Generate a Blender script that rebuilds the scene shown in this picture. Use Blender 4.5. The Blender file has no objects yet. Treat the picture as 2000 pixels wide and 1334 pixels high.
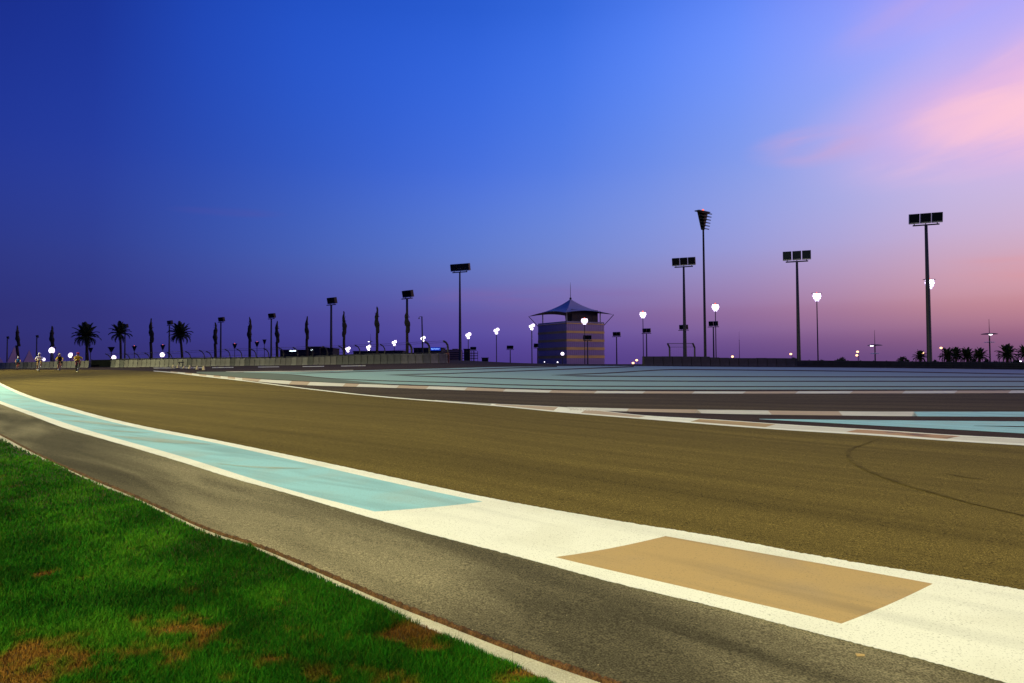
import bpy, bmesh, math, random
import numpy as np
from mathutils import Vector, Matrix, Euler

R = math.radians
random.seed(7)
rng = np.random.default_rng(7)
sc = bpy.context.scene
COL = sc.collection

# ------------------------------------------------------------------ camera
F, CX, CY = 1370.0, 1000.0, 667.0            # focal length in pixels of the 2000 px wide photograph
PITCH, ROLL, EYE = math.atan(45.0 / F), 0.007, 1.6
_f = Vector((0, math.cos(PITCH), math.sin(PITCH)))
_r0 = Vector((1, 0, 0)); _u0 = Vector((0, -math.sin(PITCH), math.cos(PITCH)))
_r = math.cos(ROLL) * _r0 - math.sin(ROLL) * _u0
_u = math.sin(ROLL) * _r0 + math.cos(ROLL) * _u0
cam_d = bpy.data.cameras.new('camera'); cam = bpy.data.objects.new('camera', cam_d); COL.objects.link(cam)
cam.matrix_world = Matrix(((_r.x, _u.x, -_f.x, 0), (_r.y, _u.y, -_f.y, 0), (_r.z, _u.z, -_f.z, EYE), (0, 0, 0, 1)))
cam_d.sensor_width = 36.0; cam_d.lens = 36.0 * F / 2000.0
cam_d.clip_start = 0.05; cam_d.clip_end = 20000
sc.camera = cam

# ------------------------------------------------------------------ colour management
sc.render.engine = 'CYCLES'
sc.view_settings.view_transform = 'Standard'; sc.view_settings.look = 'None'
sc.view_settings.exposure = 0.0; sc.view_settings.gamma = 1.0
sc.view_settings.use_curve_mapping = False
sc.cycles.use_denoising = True
sc.cycles.max_bounces = 6
sc.cycles.sample_clamp_indirect = 4.0

def lin(c):
    return tuple(((v / 255.0) / 12.92 if v / 255.0 <= 0.04045 else ((v / 255.0 + 0.055) / 1.055) ** 2.4) for v in c)

# ------------------------------------------------------------------ world: dusk sky, afterglow at the right
SUN_AZ = 75.0                                  # degrees right of the view axis
w = bpy.data.worlds.new('World'); sc.world = w; w.use_nodes = True
nt = w.node_tree; N = nt.nodes; L = nt.links; N.clear()
def nd(t, **k):
    n = N.new(t)
    for a, b in k.items(): setattr(n, a, b)
    return n
def math_n(op, a, b=None, clamp=False):
    n = nd('ShaderNodeMath', operation=op, use_clamp=clamp)
    for i, v in enumerate((a, b)):
        if v is None: continue
        if hasattr(v, 'is_output'): L.new(v, n.inputs[i])
        else: n.inputs[i].default_value = v
    return n.outputs[0]
def maprange(v, a, b, smooth=False):
    n = nd('ShaderNodeMapRange'); n.clamp = True
    if smooth: n.interpolation_type = 'SMOOTHSTEP'
    n.inputs[1].default_value = a; n.inputs[2].default_value = b
    L.new(v, n.inputs[0]); return n.outputs[0]
def mixc(f, a, b):
    n = nd('ShaderNodeMix', data_type='RGBA'); n.clamp_factor = True
    L.new(f, n.inputs[0])
    for i, v in ((6, a), (7, b)):
        if hasattr(v, 'is_output'): L.new(v, n.inputs[i])
        else: n.inputs[i].default_value = (*v, 1)
    return n.outputs[2]
tc = nd('ShaderNodeTexCoord'); sep = nd('ShaderNodeSeparateXYZ'); L.new(tc.outputs['Generated'], sep.inputs[0])
dx, dy, dz = sep.outputs
elev = math_n('ARCSINE', dz)                                       # radians
az = math_n('ARCTAN2', dx, dy)                                     # radians right of +Y
hx = math_n('COSINE', math_n('SUBTRACT', az, R(SUN_AZ)))
aang = math_n('ARCCOSINE', hx)                                     # angle from the sunset azimuth
efac = maprange(elev, 0.0, R(90))
ZEN = (20, 38, 100)
SKY = [  # (angle from sunset, colours at elevation 0.3, 2.3, 4.6, 8.8, 15.6, 27)
    (0.0,   [(150, 88, 110), (215, 125, 120), (236, 160, 150), (236, 188, 190), (215, 186, 222), (150, 148, 225)]),
    (39.0,  [(118, 80, 122), (166, 113, 138), (204, 150, 163), (206, 177, 208), (192, 184, 238), (160, 152, 240)]),
    (55.0,  [(98, 70, 130), (130, 96, 148), (158, 124, 168), (158, 156, 214), (136, 158, 236), (102, 138, 246)]),
    (75.0,  [(78, 62, 140), (92, 78, 158), (108, 98, 170), (104, 126, 204), (78, 118, 224), (46, 97, 214)]),
    (95.0,  [(60, 54, 126), (64, 62, 142), (68, 72, 154), (65, 88, 174), (48, 84, 188), (32, 76, 190)]),
    (111.0, [(48, 44, 108), (48, 48, 116), (46, 50, 122), (44, 56, 138), (34, 54, 150), (22, 42, 134)]),
    (180.0, [(32, 32, 98), (32, 34, 104), (30, 36, 108), (26, 40, 118), (20, 42, 128), (16, 36, 112)]),
]
EL = [0.3, 2.3, 4.6, 8.8, 15.6, 27.0]
def sky_columns():
    A = np.array([a for a, _ in SKY], float); V = np.array([[lin(c) for c in cols] for _, cols in SKY])
    h = np.diff(A); d = np.diff(V, axis=0) / h[:, None, None]; m = np.zeros_like(V); m[0] = 0; m[-1] = 0
    for i in range(1, len(A) - 1): m[i] = np.where(d[i - 1] * d[i] > 0, 2 * d[i - 1] * d[i] / (d[i - 1] + d[i] + 1e-12), 0)
    out_ = []
    for a in [0, 14, 28, 36, 43, 50, 57, 64, 71, 78, 85, 92, 99, 106, 114, 130, 155, 180]:
        i = min(np.searchsorted(A, a, side='right') - 1, len(A) - 2); t_ = (a - A[i]) / h[i]
        out_.append((a, V[i] * (1 + 2 * t_) * (1 - t_) ** 2 + m[i] * h[i] * t_ * (1 - t_) ** 2 + V[i + 1] * t_ * t_ * (3 - 2 * t_) + m[i + 1] * h[i] * t_ * t_ * (t_ - 1)))
    return out_
cur = None; prev = None
for ang, cols in sky_columns():
    cr = nd('ShaderNodeValToRGB'); cr.color_ramp.interpolation = 'CARDINAL'
    while len(cr.color_ramp.elements) > 1: cr.color_ramp.elements.remove(cr.color_ramp.elements[0])
    els = cr.color_ramp.elements
    els[0].position = EL[0] / 90; els[0].color = (*cols[0], 1)
    for e, c in zip(EL[1:], cols[1:]):
        q = els.new(e / 90); q.color = (*c, 1)
    q = els.new(50 / 90); q.color = (*lin((26, 52, 138)), 1)
    q = els.new(1.0); q.color = (*lin(ZEN), 1)
    L.new(efac, cr.inputs[0])
    cur = cr.outputs[0] if cur is None else mixc(maprange(aang, R(prev), R(ang)), cur, cr.outputs[0])
    prev = ang
# thin pink clouds drifting out of the afterglow
comb = nd('ShaderNodeCombineXYZ'); L.new(az, comb.inputs[0]); L.new(elev, comb.inputs[1])
def cloud(az0, el0, sa, se, tilt, sx, sy, seed, lo, hi, amount, colour, into):
    mp = nd('ShaderNodeMapping'); mp.vector_type = 'TEXTURE'
    mp.inputs['Location'].default_value = (R(az0), R(el0), 0); mp.inputs['Rotation'].default_value = (0, 0, R(tilt))
    mp.inputs['Scale'].default_value = (R(sa), R(se), 1); L.new(comb.outputs[0], mp.inputs[0])
    ln = nd('ShaderNodeVectorMath', operation='LENGTH'); L.new(mp.outputs[0], ln.inputs[0])
    mask = maprange(ln.outputs['Value'], 1.0, 0.3, True)
    m2 = nd('ShaderNodeMapping'); m2.inputs['Rotation'].default_value = (0, 0, R(-tilt))
    L.new(comb.outputs[0], m2.inputs[0])
    m3 = nd('ShaderNodeMapping'); m3.inputs['Scale'].default_value = (sx, sy, 1); m3.inputs['Location'].default_value = (seed, seed, 0)
    L.new(m2.outputs[0], m3.inputs[0])
    nz = nd('ShaderNodeTexNoise'); nz.inputs['Scale'].default_value = 1.0; nz.inputs['Detail'].default_value = 4.5
    nz.inputs['Roughness'].default_value = 0.5; nz.inputs['Distortion'].default_value = 0.35
    L.new(m3.outputs[0], nz.inputs['Vector'])
    f = math_n('MULTIPLY', math_n('MULTIPLY', mask, maprange(nz.outputs['Fac'], lo, hi, True)), amount)
    return mixc(f, into, lin(colour))
cur = cloud(43, 17.4, 24, 6.6, 6, 3.0, 9.0, 3.3, 0.05, 0.66, 0.88, (222, 178, 228), cur)
cur = cloud(44, 18.0, 21, 5.6, 11, 4.2, 21.0, 8.1, 0.34, 0.66, 0.95, (255, 200, 214), cur)
cur = cloud(39, 17.2, 12, 3.4, 8, 5.0, 24.0, 2.7, 0.20, 0.75, 0.60, (252, 198, 220), cur)
cur = cloud(23.5, 15.9, 5.5, 1.7, 0, 6.0, 24.0, 1.7, 0.20, 0.72, 0.7, (216, 166, 202), cur)
cur = cloud(33, 24.0, 11, 4.0, 16, 5.0, 20.0, 4.4, 0.35, 0.75, 0.4, (196, 166, 226), cur)
cur = cloud(-22, 11.6, 5, 0.45, 1, 6.0, 60.0, 5.2, 0.2, 0.7, 0.25, (92, 76, 160), cur)
cur = cloud(39, 6.0, 10, 1.6, -3, 5.0, 50.0, 2.2, 0.25, 0.75, 0.35, (228, 146, 146), cur)
cur = cloud(2, 5.6, 12, 1.1, 0, 5.0, 50.0, 6.2, 0.25, 0.75, 0.35, (140, 96, 160), cur)
bg1 = nd('ShaderNodeBackground'); L.new(cur, bg1.inputs[0]); bg1.inputs[1].default_value = 1.0
nish = nd('ShaderNodeTexSky'); nish.sky_type = 'NISHITA'; nish.sun_disc = False
nish.sun_elevation = R(-2.0); nish.sun_rotation = R(SUN_AZ)
bg2 = nd('ShaderNodeBackground'); L.new(nish.outputs[0], bg2.inputs[0]); bg2.inputs[1].default_value = 0.006
add = nd('ShaderNodeAddShader'); L.new(bg1.outputs[0], add.inputs[0]); L.new(bg2.outputs[0], add.inputs[1])
out = nd('ShaderNodeOutputWorld'); L.new(add.outputs[0], out.inputs[0])

# afterglow of the sun just gone down at the right
sd = bpy.data.lights.new('sun', 'SUN'); sd.energy = 0.5; sd.angle = R(25); sd.color = (1.0, 0.62, 0.55)
sun = bpy.data.objects.new('sun', sd); COL.objects.link(sun)
_to = Vector((math.sin(R(SUN_AZ)) * math.cos(R(4)), math.cos(R(SUN_AZ)) * math.cos(R(4)), math.sin(R(4))))
sun.rotation_euler = (-_to).to_track_quat('-Z', 'Y').to_euler()
FLOOD_POWER = 1.33

# ------------------------------------------------------------------ terrain
_tk = np.array([-3, -.8, -.73, -.58, -.45, -.2, -.09, .02, .1, .4, .73, .8, 3.0])
_sk = np.array([.0140, .0140, .0152, .0172, .0195, .0228, .0232, .0172, .0157, .0083, .0020, .0012, .0012])
_tt = np.linspace(-1.2, 1.2, 2401)
_ss = np.interp(_tt, _tk, _sk)
_kern = np.exp(-0.5 * (np.arange(-90, 91) / 30.0) ** 2); _kern /= _kern.sum()
_ss = np.convolve(np.pad(_ss, 90, mode='edge'), _kern, mode='valid')
_ck = np.array([-.8, -.4, -.1, .02, .1, .2, .5, .8]); _cv = np.array([112, 107, 103, 101, 101.5, 113, 128, 130.])
_cc = np.convolve(np.pad(np.interp(_tt, _ck, _cv), 90, mode='edge'), _kern, mode='valid')
FAR_Z = -2.2
def S_of(t): return np.interp(t, _tt, _ss)
def C_of(t): return np.interp(t, _tt, _cc)
def H(x, y):
    x = np.asarray(x, float); y = np.asarray(y, float)
    t = np.clip(x / np.maximum(y, 1e-6), -1.1, 1.1)
    s = S_of(t); c = C_of(t)
    zc = s * np.clip(y, 0, c)
    over = np.clip(y - c, 0, None)
    k = np.clip(over / 90.0, 0, 1); k = k * k * (3 - 2 * k)
    return zc * (1 - k) + FAR_Z * k
def hz(x, y): return float(H(x, y))

def ray(px, py):
    px = np.asarray(px, float); py = np.asarray(py, float)
    a = (px - CX) / F; b = (CY - py) / F
    d = [_f[i] + a * _r[i] + b * _u[i] for i in range(3)]
    return d[0] / d[1], d[2] / d[1]            # per metre of y
def ground(px, py, off=0.0):
    """point of the ground (offset upwards) where the line of sight through a pixel meets it"""
    t, m = ray(px, py)
    s = S_of(np.clip(t, -1.1, 1.1))
    y = (EYE - off) / np.maximum(s - m, 1e-4)
    return t * y, y, s * y + off
def at(px, py, D):
    t, m = ray(px, py)
    return Vector((float(t * D), D, float(EYE + m * D)))

# ------------------------------------------------------------------ materials
def material(name, col, rough=0.8, metal=0.0, var=0.25, scale=3.0, col2=None, bump=0.0, bscale=60.0, spec=0.3,
             fine=0.0, fscale=300.0, stretch=None, emit=None, estr=0.0, lo=0.3, hi=0.7, detail=5.0, rot=0.0):
    m = bpy.data.materials.new(name); m.use_nodes = True
    n = m.node_tree.nodes; l = m.node_tree.links
    b = n['Principled BSDF']
    b.inputs['Roughness'].default_value = rough; b.inputs['Metallic'].default_value = metal
    b.inputs['Specular IOR Level'].default_value = spec
    t = n.new('ShaderNodeTexCoord'); src = t.outputs['Object']
    if stretch or rot:
        q = n.new('ShaderNodeMapping'); q.inputs['Rotation'].default_value = (0, 0, rot); l.new(src, q.inputs[0])
        mp = n.new('ShaderNodeMapping'); mp.inputs['Scale'].default_value = stretch or (1, 1, 1); l.new(q.outputs[0], mp.inputs[0]); vec = mp.outputs[0]
    else: vec = src
    nz = n.new('ShaderNodeTexNoise'); nz.inputs['Scale'].default_value = scale; nz.inputs['Detail'].default_value = detail
    l.new(vec, nz.inputs['Vector'])
    cr = n.new('ShaderNodeValToRGB'); e = cr.color_ramp.elements
    c2 = col2 or tuple(min(1, v * (1 + var)) for v in col); c1 = col if col2 else tuple(v * (1 - var) for v in col)
    e[0].position = lo; e[0].color = (*c1, 1); e[1].position = hi; e[1].color = (*c2, 1)
    l.new(nz.outputs['Fac'], cr.inputs[0]); colour = cr.outputs[0]
    if fine:
        f = n.new('ShaderNodeTexNoise'); f.inputs['Scale'].default_value = fscale; f.inputs['Detail'].default_value = 2.0
        l.new(src, f.inputs['Vector'])
        mr = n.new('ShaderNodeMapRange'); mr.inputs[1].default_value = 0.3; mr.inputs[2].default_value = 0.7
        mr.inputs[3].default_value = 1 - fine; mr.inputs[4].default_value = 1 + fine
        l.new(f.outputs['Fac'], mr.inputs[0])
        vm = n.new('ShaderNodeVectorMath'); vm.operation = 'SCALE'; l.new(colour, vm.inputs[0]); l.new(mr.outputs[0], vm.inputs['Scale'])
        colour = vm.outputs[0]
    l.new(colour, b.inputs['Base Color'])
    if bump:
        bn = n.new('ShaderNodeTexNoise'); bn.inputs['Scale'].default_value = bscale; bn.inputs['Detail'].default_value = 3.0
        l.new(src, bn.inputs['Vector'])
        bp = n.new('ShaderNodeBump'); bp.inputs['Strength'].default_value = bump; bp.inputs['Distance'].default_value = 0.02
        l.new(bn.outputs['Fac'], bp.inputs['Height']); l.new(bp.outputs[0], b.inputs['Normal'])
    if emit:
        b.inputs['Emission Color'].default_value = (*emit, 1); b.inputs['Emission Strength'].default_value = estr
    return m

def asphalt(name, base, streak_rot, big=(0.6, 1.35), patch=None, fine=0.8):
    """worn asphalt: stone speckle, streaks along the driving direction, soft patches"""
    m = bpy.data.materials.new(name); m.use_nodes = True
    n = m.node_tree.nodes; l = m.node_tree.links; b = n['Principled BSDF']
    b.inputs['Roughness'].default_value = 0.95; b.inputs['Specular IOR Level'].default_value = 0.06
    t = n.new('ShaderNodeTexCoord'); src = t.outputs['Object']
    def noise(scale, detail, vec, lo, hi, a, c, rough=0.5, dist=0.0):
        q = n.new('ShaderNodeTexNoise'); q.inputs['Scale'].default_value = scale; q.inputs['Detail'].default_value = detail
        q.inputs['Roughness'].default_value = rough; q.inputs['Distortion'].default_value = dist
        l.new(vec, q.inputs['Vector'])
        r = n.new('ShaderNodeMapRange'); r.inputs[1].default_value = lo; r.inputs[2].default_value = hi
        r.inputs[3].default_value = a; r.inputs[4].default_value = c; l.new(q.outputs['Fac'], r.inputs[0]); return r.outputs[0]
    def mapped(rot, sca):
        q = n.new('ShaderNodeMapping'); q.inputs['Rotation'].default_value = (0, 0, rot); l.new(src, q.inputs[0])
        k = n.new('ShaderNodeMapping'); k.inputs['Scale'].default_value = sca; l.new(q.outputs[0], k.inputs[0]); return k.outputs[0]
    def mul(a, c):
        q = n.new('ShaderNodeMath'); q.operation = 'MULTIPLY'; l.new(a, q.inputs[0]); l.new(c, q.inputs[1]); return q.outputs[0]
    f1 = noise(95, 2, src, 0.32, 0.7, 1 - fine, 1 + fine)
    f2 = noise(32, 3, src, 0.3, 0.7, 1 - fine * .32, 1 + fine * .32)
    s1 = noise(1.0, 4, mapped(streak_rot, (0.07, 1.1, 1)), 0.3, 0.72, big[0], big[1], 0.55, 0.2)
    s2 = noise(1.0, 3, mapped(streak_rot + 0.06, (0.04, 3.2, 1)), 0.3, 0.7, 0.86, 1.1)
    g = mul(mul(f1, f2), mul(s1, s2))
    if patch:
        p = noise(1.0, 3, mapped(patch[0], patch[1]), patch[2], patch[3], patch[4], patch[5], 0.45, 0.6); g = mul(g, p)
    vm = n.new('ShaderNodeVectorMath'); vm.operation = 'SCALE'; vm.inputs[0].default_value = base; l.new(g, vm.inputs['Scale'])
    l.new(vm.outputs[0], b.inputs['Base Color'])
    q = n.new('ShaderNodeTexNoise'); q.inputs['Scale'].default_value = 160; q.inputs['Detail'].default_value = 2; l.new(src, q.inputs['Vector'])
    bp = n.new('ShaderNodeBump'); bp.inputs['Strength'].default_value = 0.35; bp.inputs['Distance'].default_value = 0.006
    l.new(q.outputs['Fac'], bp.inputs['Height']); l.new(bp.outputs[0], b.inputs['Normal'])
    return m

def paint(name, col, wear=(0.5, 0.5, 0.42), amount=0.35, rot=0.0, stains=None):
    """road paint with scuffs along the driving direction and pinholes of asphalt"""
    m = bpy.data.materials.new(name); m.use_nodes = True
    n = m.node_tree.nodes; l = m.node_tree.links; b = n['Principled BSDF']
    b.inputs['Roughness'].default_value = 0.75; b.inputs['Specular IOR Level'].default_value = 0.2
    t = n.new('ShaderNodeTexCoord'); src = t.outputs['Object']
    q = n.new('ShaderNodeMapping'); q.inputs['Rotation'].default_value = (0, 0, rot); l.new(src, q.inputs[0])
    k = n.new('ShaderNodeMapping'); k.inputs['Scale'].default_value = (0.35, 3.2, 1); l.new(q.outputs[0], k.inputs[0])
    def noise(vec, scale, detail, lo, hi, a, c, dist=0.0):
        z = n.new('ShaderNodeTexNoise'); z.inputs['Scale'].default_value = scale; z.inputs['Detail'].default_value = detail
        z.inputs['Distortion'].default_value = dist; l.new(vec, z.inputs['Vector'])
        r = n.new('ShaderNodeMapRange'); r.inputs[1].default_value = lo; r.inputs[2].default_value = hi
        r.inputs[3].default_value = a; r.inputs[4].default_value = c; l.new(z.outputs['Fac'], r.inputs[0]); return r.outputs[0]
    def mixn(f, a, c):
        x = n.new('ShaderNodeMix'); x.data_type = 'RGBA'; l.new(f, x.inputs[0])
        if hasattr(a, 'is_output'): l.new(a, x.inputs[6])
        else: x.inputs[6].default_value = (*a, 1)
        x.inputs[7].default_value = (*c, 1); return x.outputs[2]
    scuff = noise(k.outputs[0], 1.0, 6, 0.48, 0.74, 0.0, amount, 0.3)
    c = mixn(scuff, col, tuple(v * 0.62 + 0.02 for v in col))
    dirt = noise(src, 1.3, 6, 0.5, 0.75, 0.0, amount * 0.8)
    c = mixn(dirt, c, wear)
    pin = noise(src, 85, 2, 0.58, 0.70, 0.0, 0.5)
    c = mixn(pin, c, (0.16, 0.13, 0.08))
    if stains:
        st = noise(src, stains[0], 5, stains[1], stains[2], 0.0, 0.85); c = mixn(st, c, stains[3])
    l.new(c, b.inputs['Base Color'])
    z = n.new('ShaderNodeTexNoise'); z.inputs['Scale'].default_value = 150; l.new(src, z.inputs['Vector'])
    bp = n.new('ShaderNodeBump'); bp.inputs['Strength'].default_value = 0.25; bp.inputs['Distance'].default_value = 0.005
    l.new(z.outputs['Fac'], bp.inputs['Height']); l.new(bp.outputs[0], b.inputs['Normal'])
    return m

TR = R(38)                                        # rotation that lays texture x along the near straight
M = {}
M['track'] = asphalt('track_asphalt', (0.134, 0.096, 0.025), TR, (0.76, 1.20))
M['verge'] = asphalt('verge_asphalt', (0.128, 0.108, 0.066), TR, (0.76, 1.24), fine=0.6, patch=(TR + .16, (0.16, 1.0, 1), 0.44, 0.64, 0.62, 1.75))
M['runoff'] = asphalt('runoff_asphalt', (0.048, 0.032, 0.026), R(4), (0.75, 1.25))
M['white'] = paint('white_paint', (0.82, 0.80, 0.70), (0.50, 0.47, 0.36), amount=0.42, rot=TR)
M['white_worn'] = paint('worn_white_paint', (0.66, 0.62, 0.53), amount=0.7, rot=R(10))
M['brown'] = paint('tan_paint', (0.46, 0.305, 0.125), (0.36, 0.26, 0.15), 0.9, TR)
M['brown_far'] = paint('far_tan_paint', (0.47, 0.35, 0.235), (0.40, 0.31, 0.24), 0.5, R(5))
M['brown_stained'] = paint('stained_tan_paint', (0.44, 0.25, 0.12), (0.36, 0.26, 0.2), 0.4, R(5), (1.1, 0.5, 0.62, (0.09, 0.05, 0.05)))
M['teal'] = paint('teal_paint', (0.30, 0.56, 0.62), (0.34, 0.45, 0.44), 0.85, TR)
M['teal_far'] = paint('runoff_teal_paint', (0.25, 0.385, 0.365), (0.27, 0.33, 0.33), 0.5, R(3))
M['green_paint'] = paint('faded_green_paint', (0.115, 0.145, 0.105), (0.12, 0.12, 0.09), 0.6, R(10))
M['rubber'] = material('tyre_rubber_mark', (0.018, 0.014, 0.010), 0.85, var=0.4, scale=20)
M['earth'] = material('dark_earth', (0.035, 0.028, 0.022), 0.95, var=0.35, scale=0.2)
M['concrete'] = material('kerb_concrete', (0.43, 0.39, 0.30), 0.85, var=0.22, scale=2.5, fine=0.25, fscale=120, bump=0.3)
M['pebble'] = material('small_stone', (0.24, 0.20, 0.12), 0.9, var=0.4, scale=40)
M['rust'] = material('red_brown_soil', (0.080, 0.036, 0.013), 0.95, var=0.6, scale=14, fine=0.5, fscale=90, bump=0.8, bscale=80)
M['dark_metal'] = material('dark_painted_steel', (0.022, 0.021, 0.026), 0.6, 0.2, var=0.08, scale=0.4)
M['galv'] = material('galvanised_steel', (0.055, 0.052, 0.058), 0.6, 0.3, var=0.08, scale=0.4)
M['box'] = material('black_lamp_housing', (0.012, 0.012, 0.014), 0.5, 0.2, var=0.3, scale=3)
M['lip'] = material('pale_aluminium_lip', (0.42, 0.42, 0.40), 0.4, 0.4, var=0.1, scale=3)
M['glass'] = material('dark_lamp_glass', (0.008, 0.010, 0.014), 0.12, var=0.2, scale=3, spec=0.6)
M['lamp'] = material('white_lamp_light', (0.9, 0.88, 0.95), emit=(1.0, 0.95, 1.0), estr=3.2)
M['fringe'] = material('lamp_halo_glow', (0.8, 0.7, 0.85), emit=(0.80, 0.55, 1.0), estr=0.6)  # dim violet emission imitating the bloom around lit lamps
M['red_lamp'] = material('red_beacon_light', (0.8, 0.1, 0.05), emit=(1.0, 0.16, 0.10), estr=1.6)
M['orange_lamp'] = material('orange_street_light', (0.9, 0.5, 0.2), emit=(1.0, 0.52, 0.22), estr=4.0)
M['trunk'] = material('palm_bark', (0.035, 0.024, 0.016), 0.95, var=0.5, scale=6, bump=0.6, bscale=12)
M['frond'] = material('palm_leaf', (0.022, 0.034, 0.012), 0.75, var=0.45, scale=1.5)
M['bundle'] = material('tied_palm_leaf', (0.028, 0.026, 0.014), 0.85, var=0.5, scale=4)
M['bush'] = material('bush_leaf', (0.022, 0.032, 0.014), 0.8, var=0.5, scale=2)
M['wallblock'] = material('barrier_concrete', (0.150, 0.144, 0.128), 0.9, var=0.25, scale=1.4, fine=0.15, fscale=30)
M['wallblock2'] = material('barrier_concrete_pale', (0.180, 0.173, 0.150), 0.9, var=0.25, scale=1.2, fine=0.15, fscale=30)
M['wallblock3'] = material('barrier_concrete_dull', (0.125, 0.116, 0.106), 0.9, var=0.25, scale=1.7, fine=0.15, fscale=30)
M['wallblock4'] = material('barrier_concrete_falloff', (0.080, 0.080, 0.074), 0.9, var=0.25, scale=1.7, fine=0.15, fscale=30)  # darkest blocks: floodlight falloff put into the concrete colour
M['darkblock'] = material('dark_barrier_panel', (0.022, 0.022, 0.030), 0.8, var=0.3, scale=1.0)
M['black_board'] = material('black_banner', (0.004, 0.005, 0.005), 0.95, spec=0.02, var=0.3, scale=1.0)
M['redpaint'] = material('dark_red_paint', (0.07, 0.010, 0.010), 0.6, var=0.2, scale=2)
M['tent'] = material('tent_canvas', (0.40, 0.25, 0.27), 0.9, var=0.1, scale=0.5)
M['panel'] = material('tower_cladding', (0.27, 0.22, 0.36), 0.32, 0.35, var=0.08, scale=0.3)
M['gold'] = material('gold_metal_band', (0.50, 0.36, 0.13), 0.45, 0.6, var=0.15, scale=0.08)
M['fabric'] = material('roof_membrane', (0.52, 0.46, 0.48), 0.7, var=0.06, scale=0.3)
M['core'] = material('dark_core_wall', (0.035, 0.03, 0.035), 0.7, var=0.2, scale=0.4)
M['balu'] = material('balustrade_glass', (0.18, 0.22, 0.28), 0.1, var=0.05, scale=1, spec=0.7)
M['bld_dark'] = material('dark_building_wall', (0.012, 0.012, 0.016), 0.8, var=0.25, scale=0.3)
M['bld_pink'] = material('plaster_wall', (0.30, 0.16, 0.15), 0.85, var=0.15, scale=0.2)
M['sign_white'] = material('lit_sign_white', (0.8, 0.9, 0.95), emit=(0.80, 0.95, 1.0), estr=2.2)
M['sign_blue'] = material('lit_sign_blue', (0.05, 0.1, 0.6), emit=(0.01, 0.03, 0.30), estr=1.0)
M['sign_text'] = material('lit_sign_lettering', (0.4, 0.6, 0.9), emit=(0.30, 0.55, 1.0), estr=1.3)
M['cone'] = material('pale_yellow_plastic', (0.62, 0.50, 0.24), 0.6, var=0.15, scale=8)
M['skin'] = material('skin', (0.36, 0.20, 0.13), 0.6, var=0.08, scale=20)
M['black'] = material('black_rubber', (0.012, 0.012, 0.012), 0.7, var=0.2, scale=20)
M['steel'] = material('bare_steel', (0.45, 0.45, 0.46), 0.35, 0.9, var=0.1, scale=10)
M['window'] = material('dark_window_glass', (0.01, 0.011, 0.014), 0.3, var=0.1, scale=1, spec=0.25)

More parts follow.
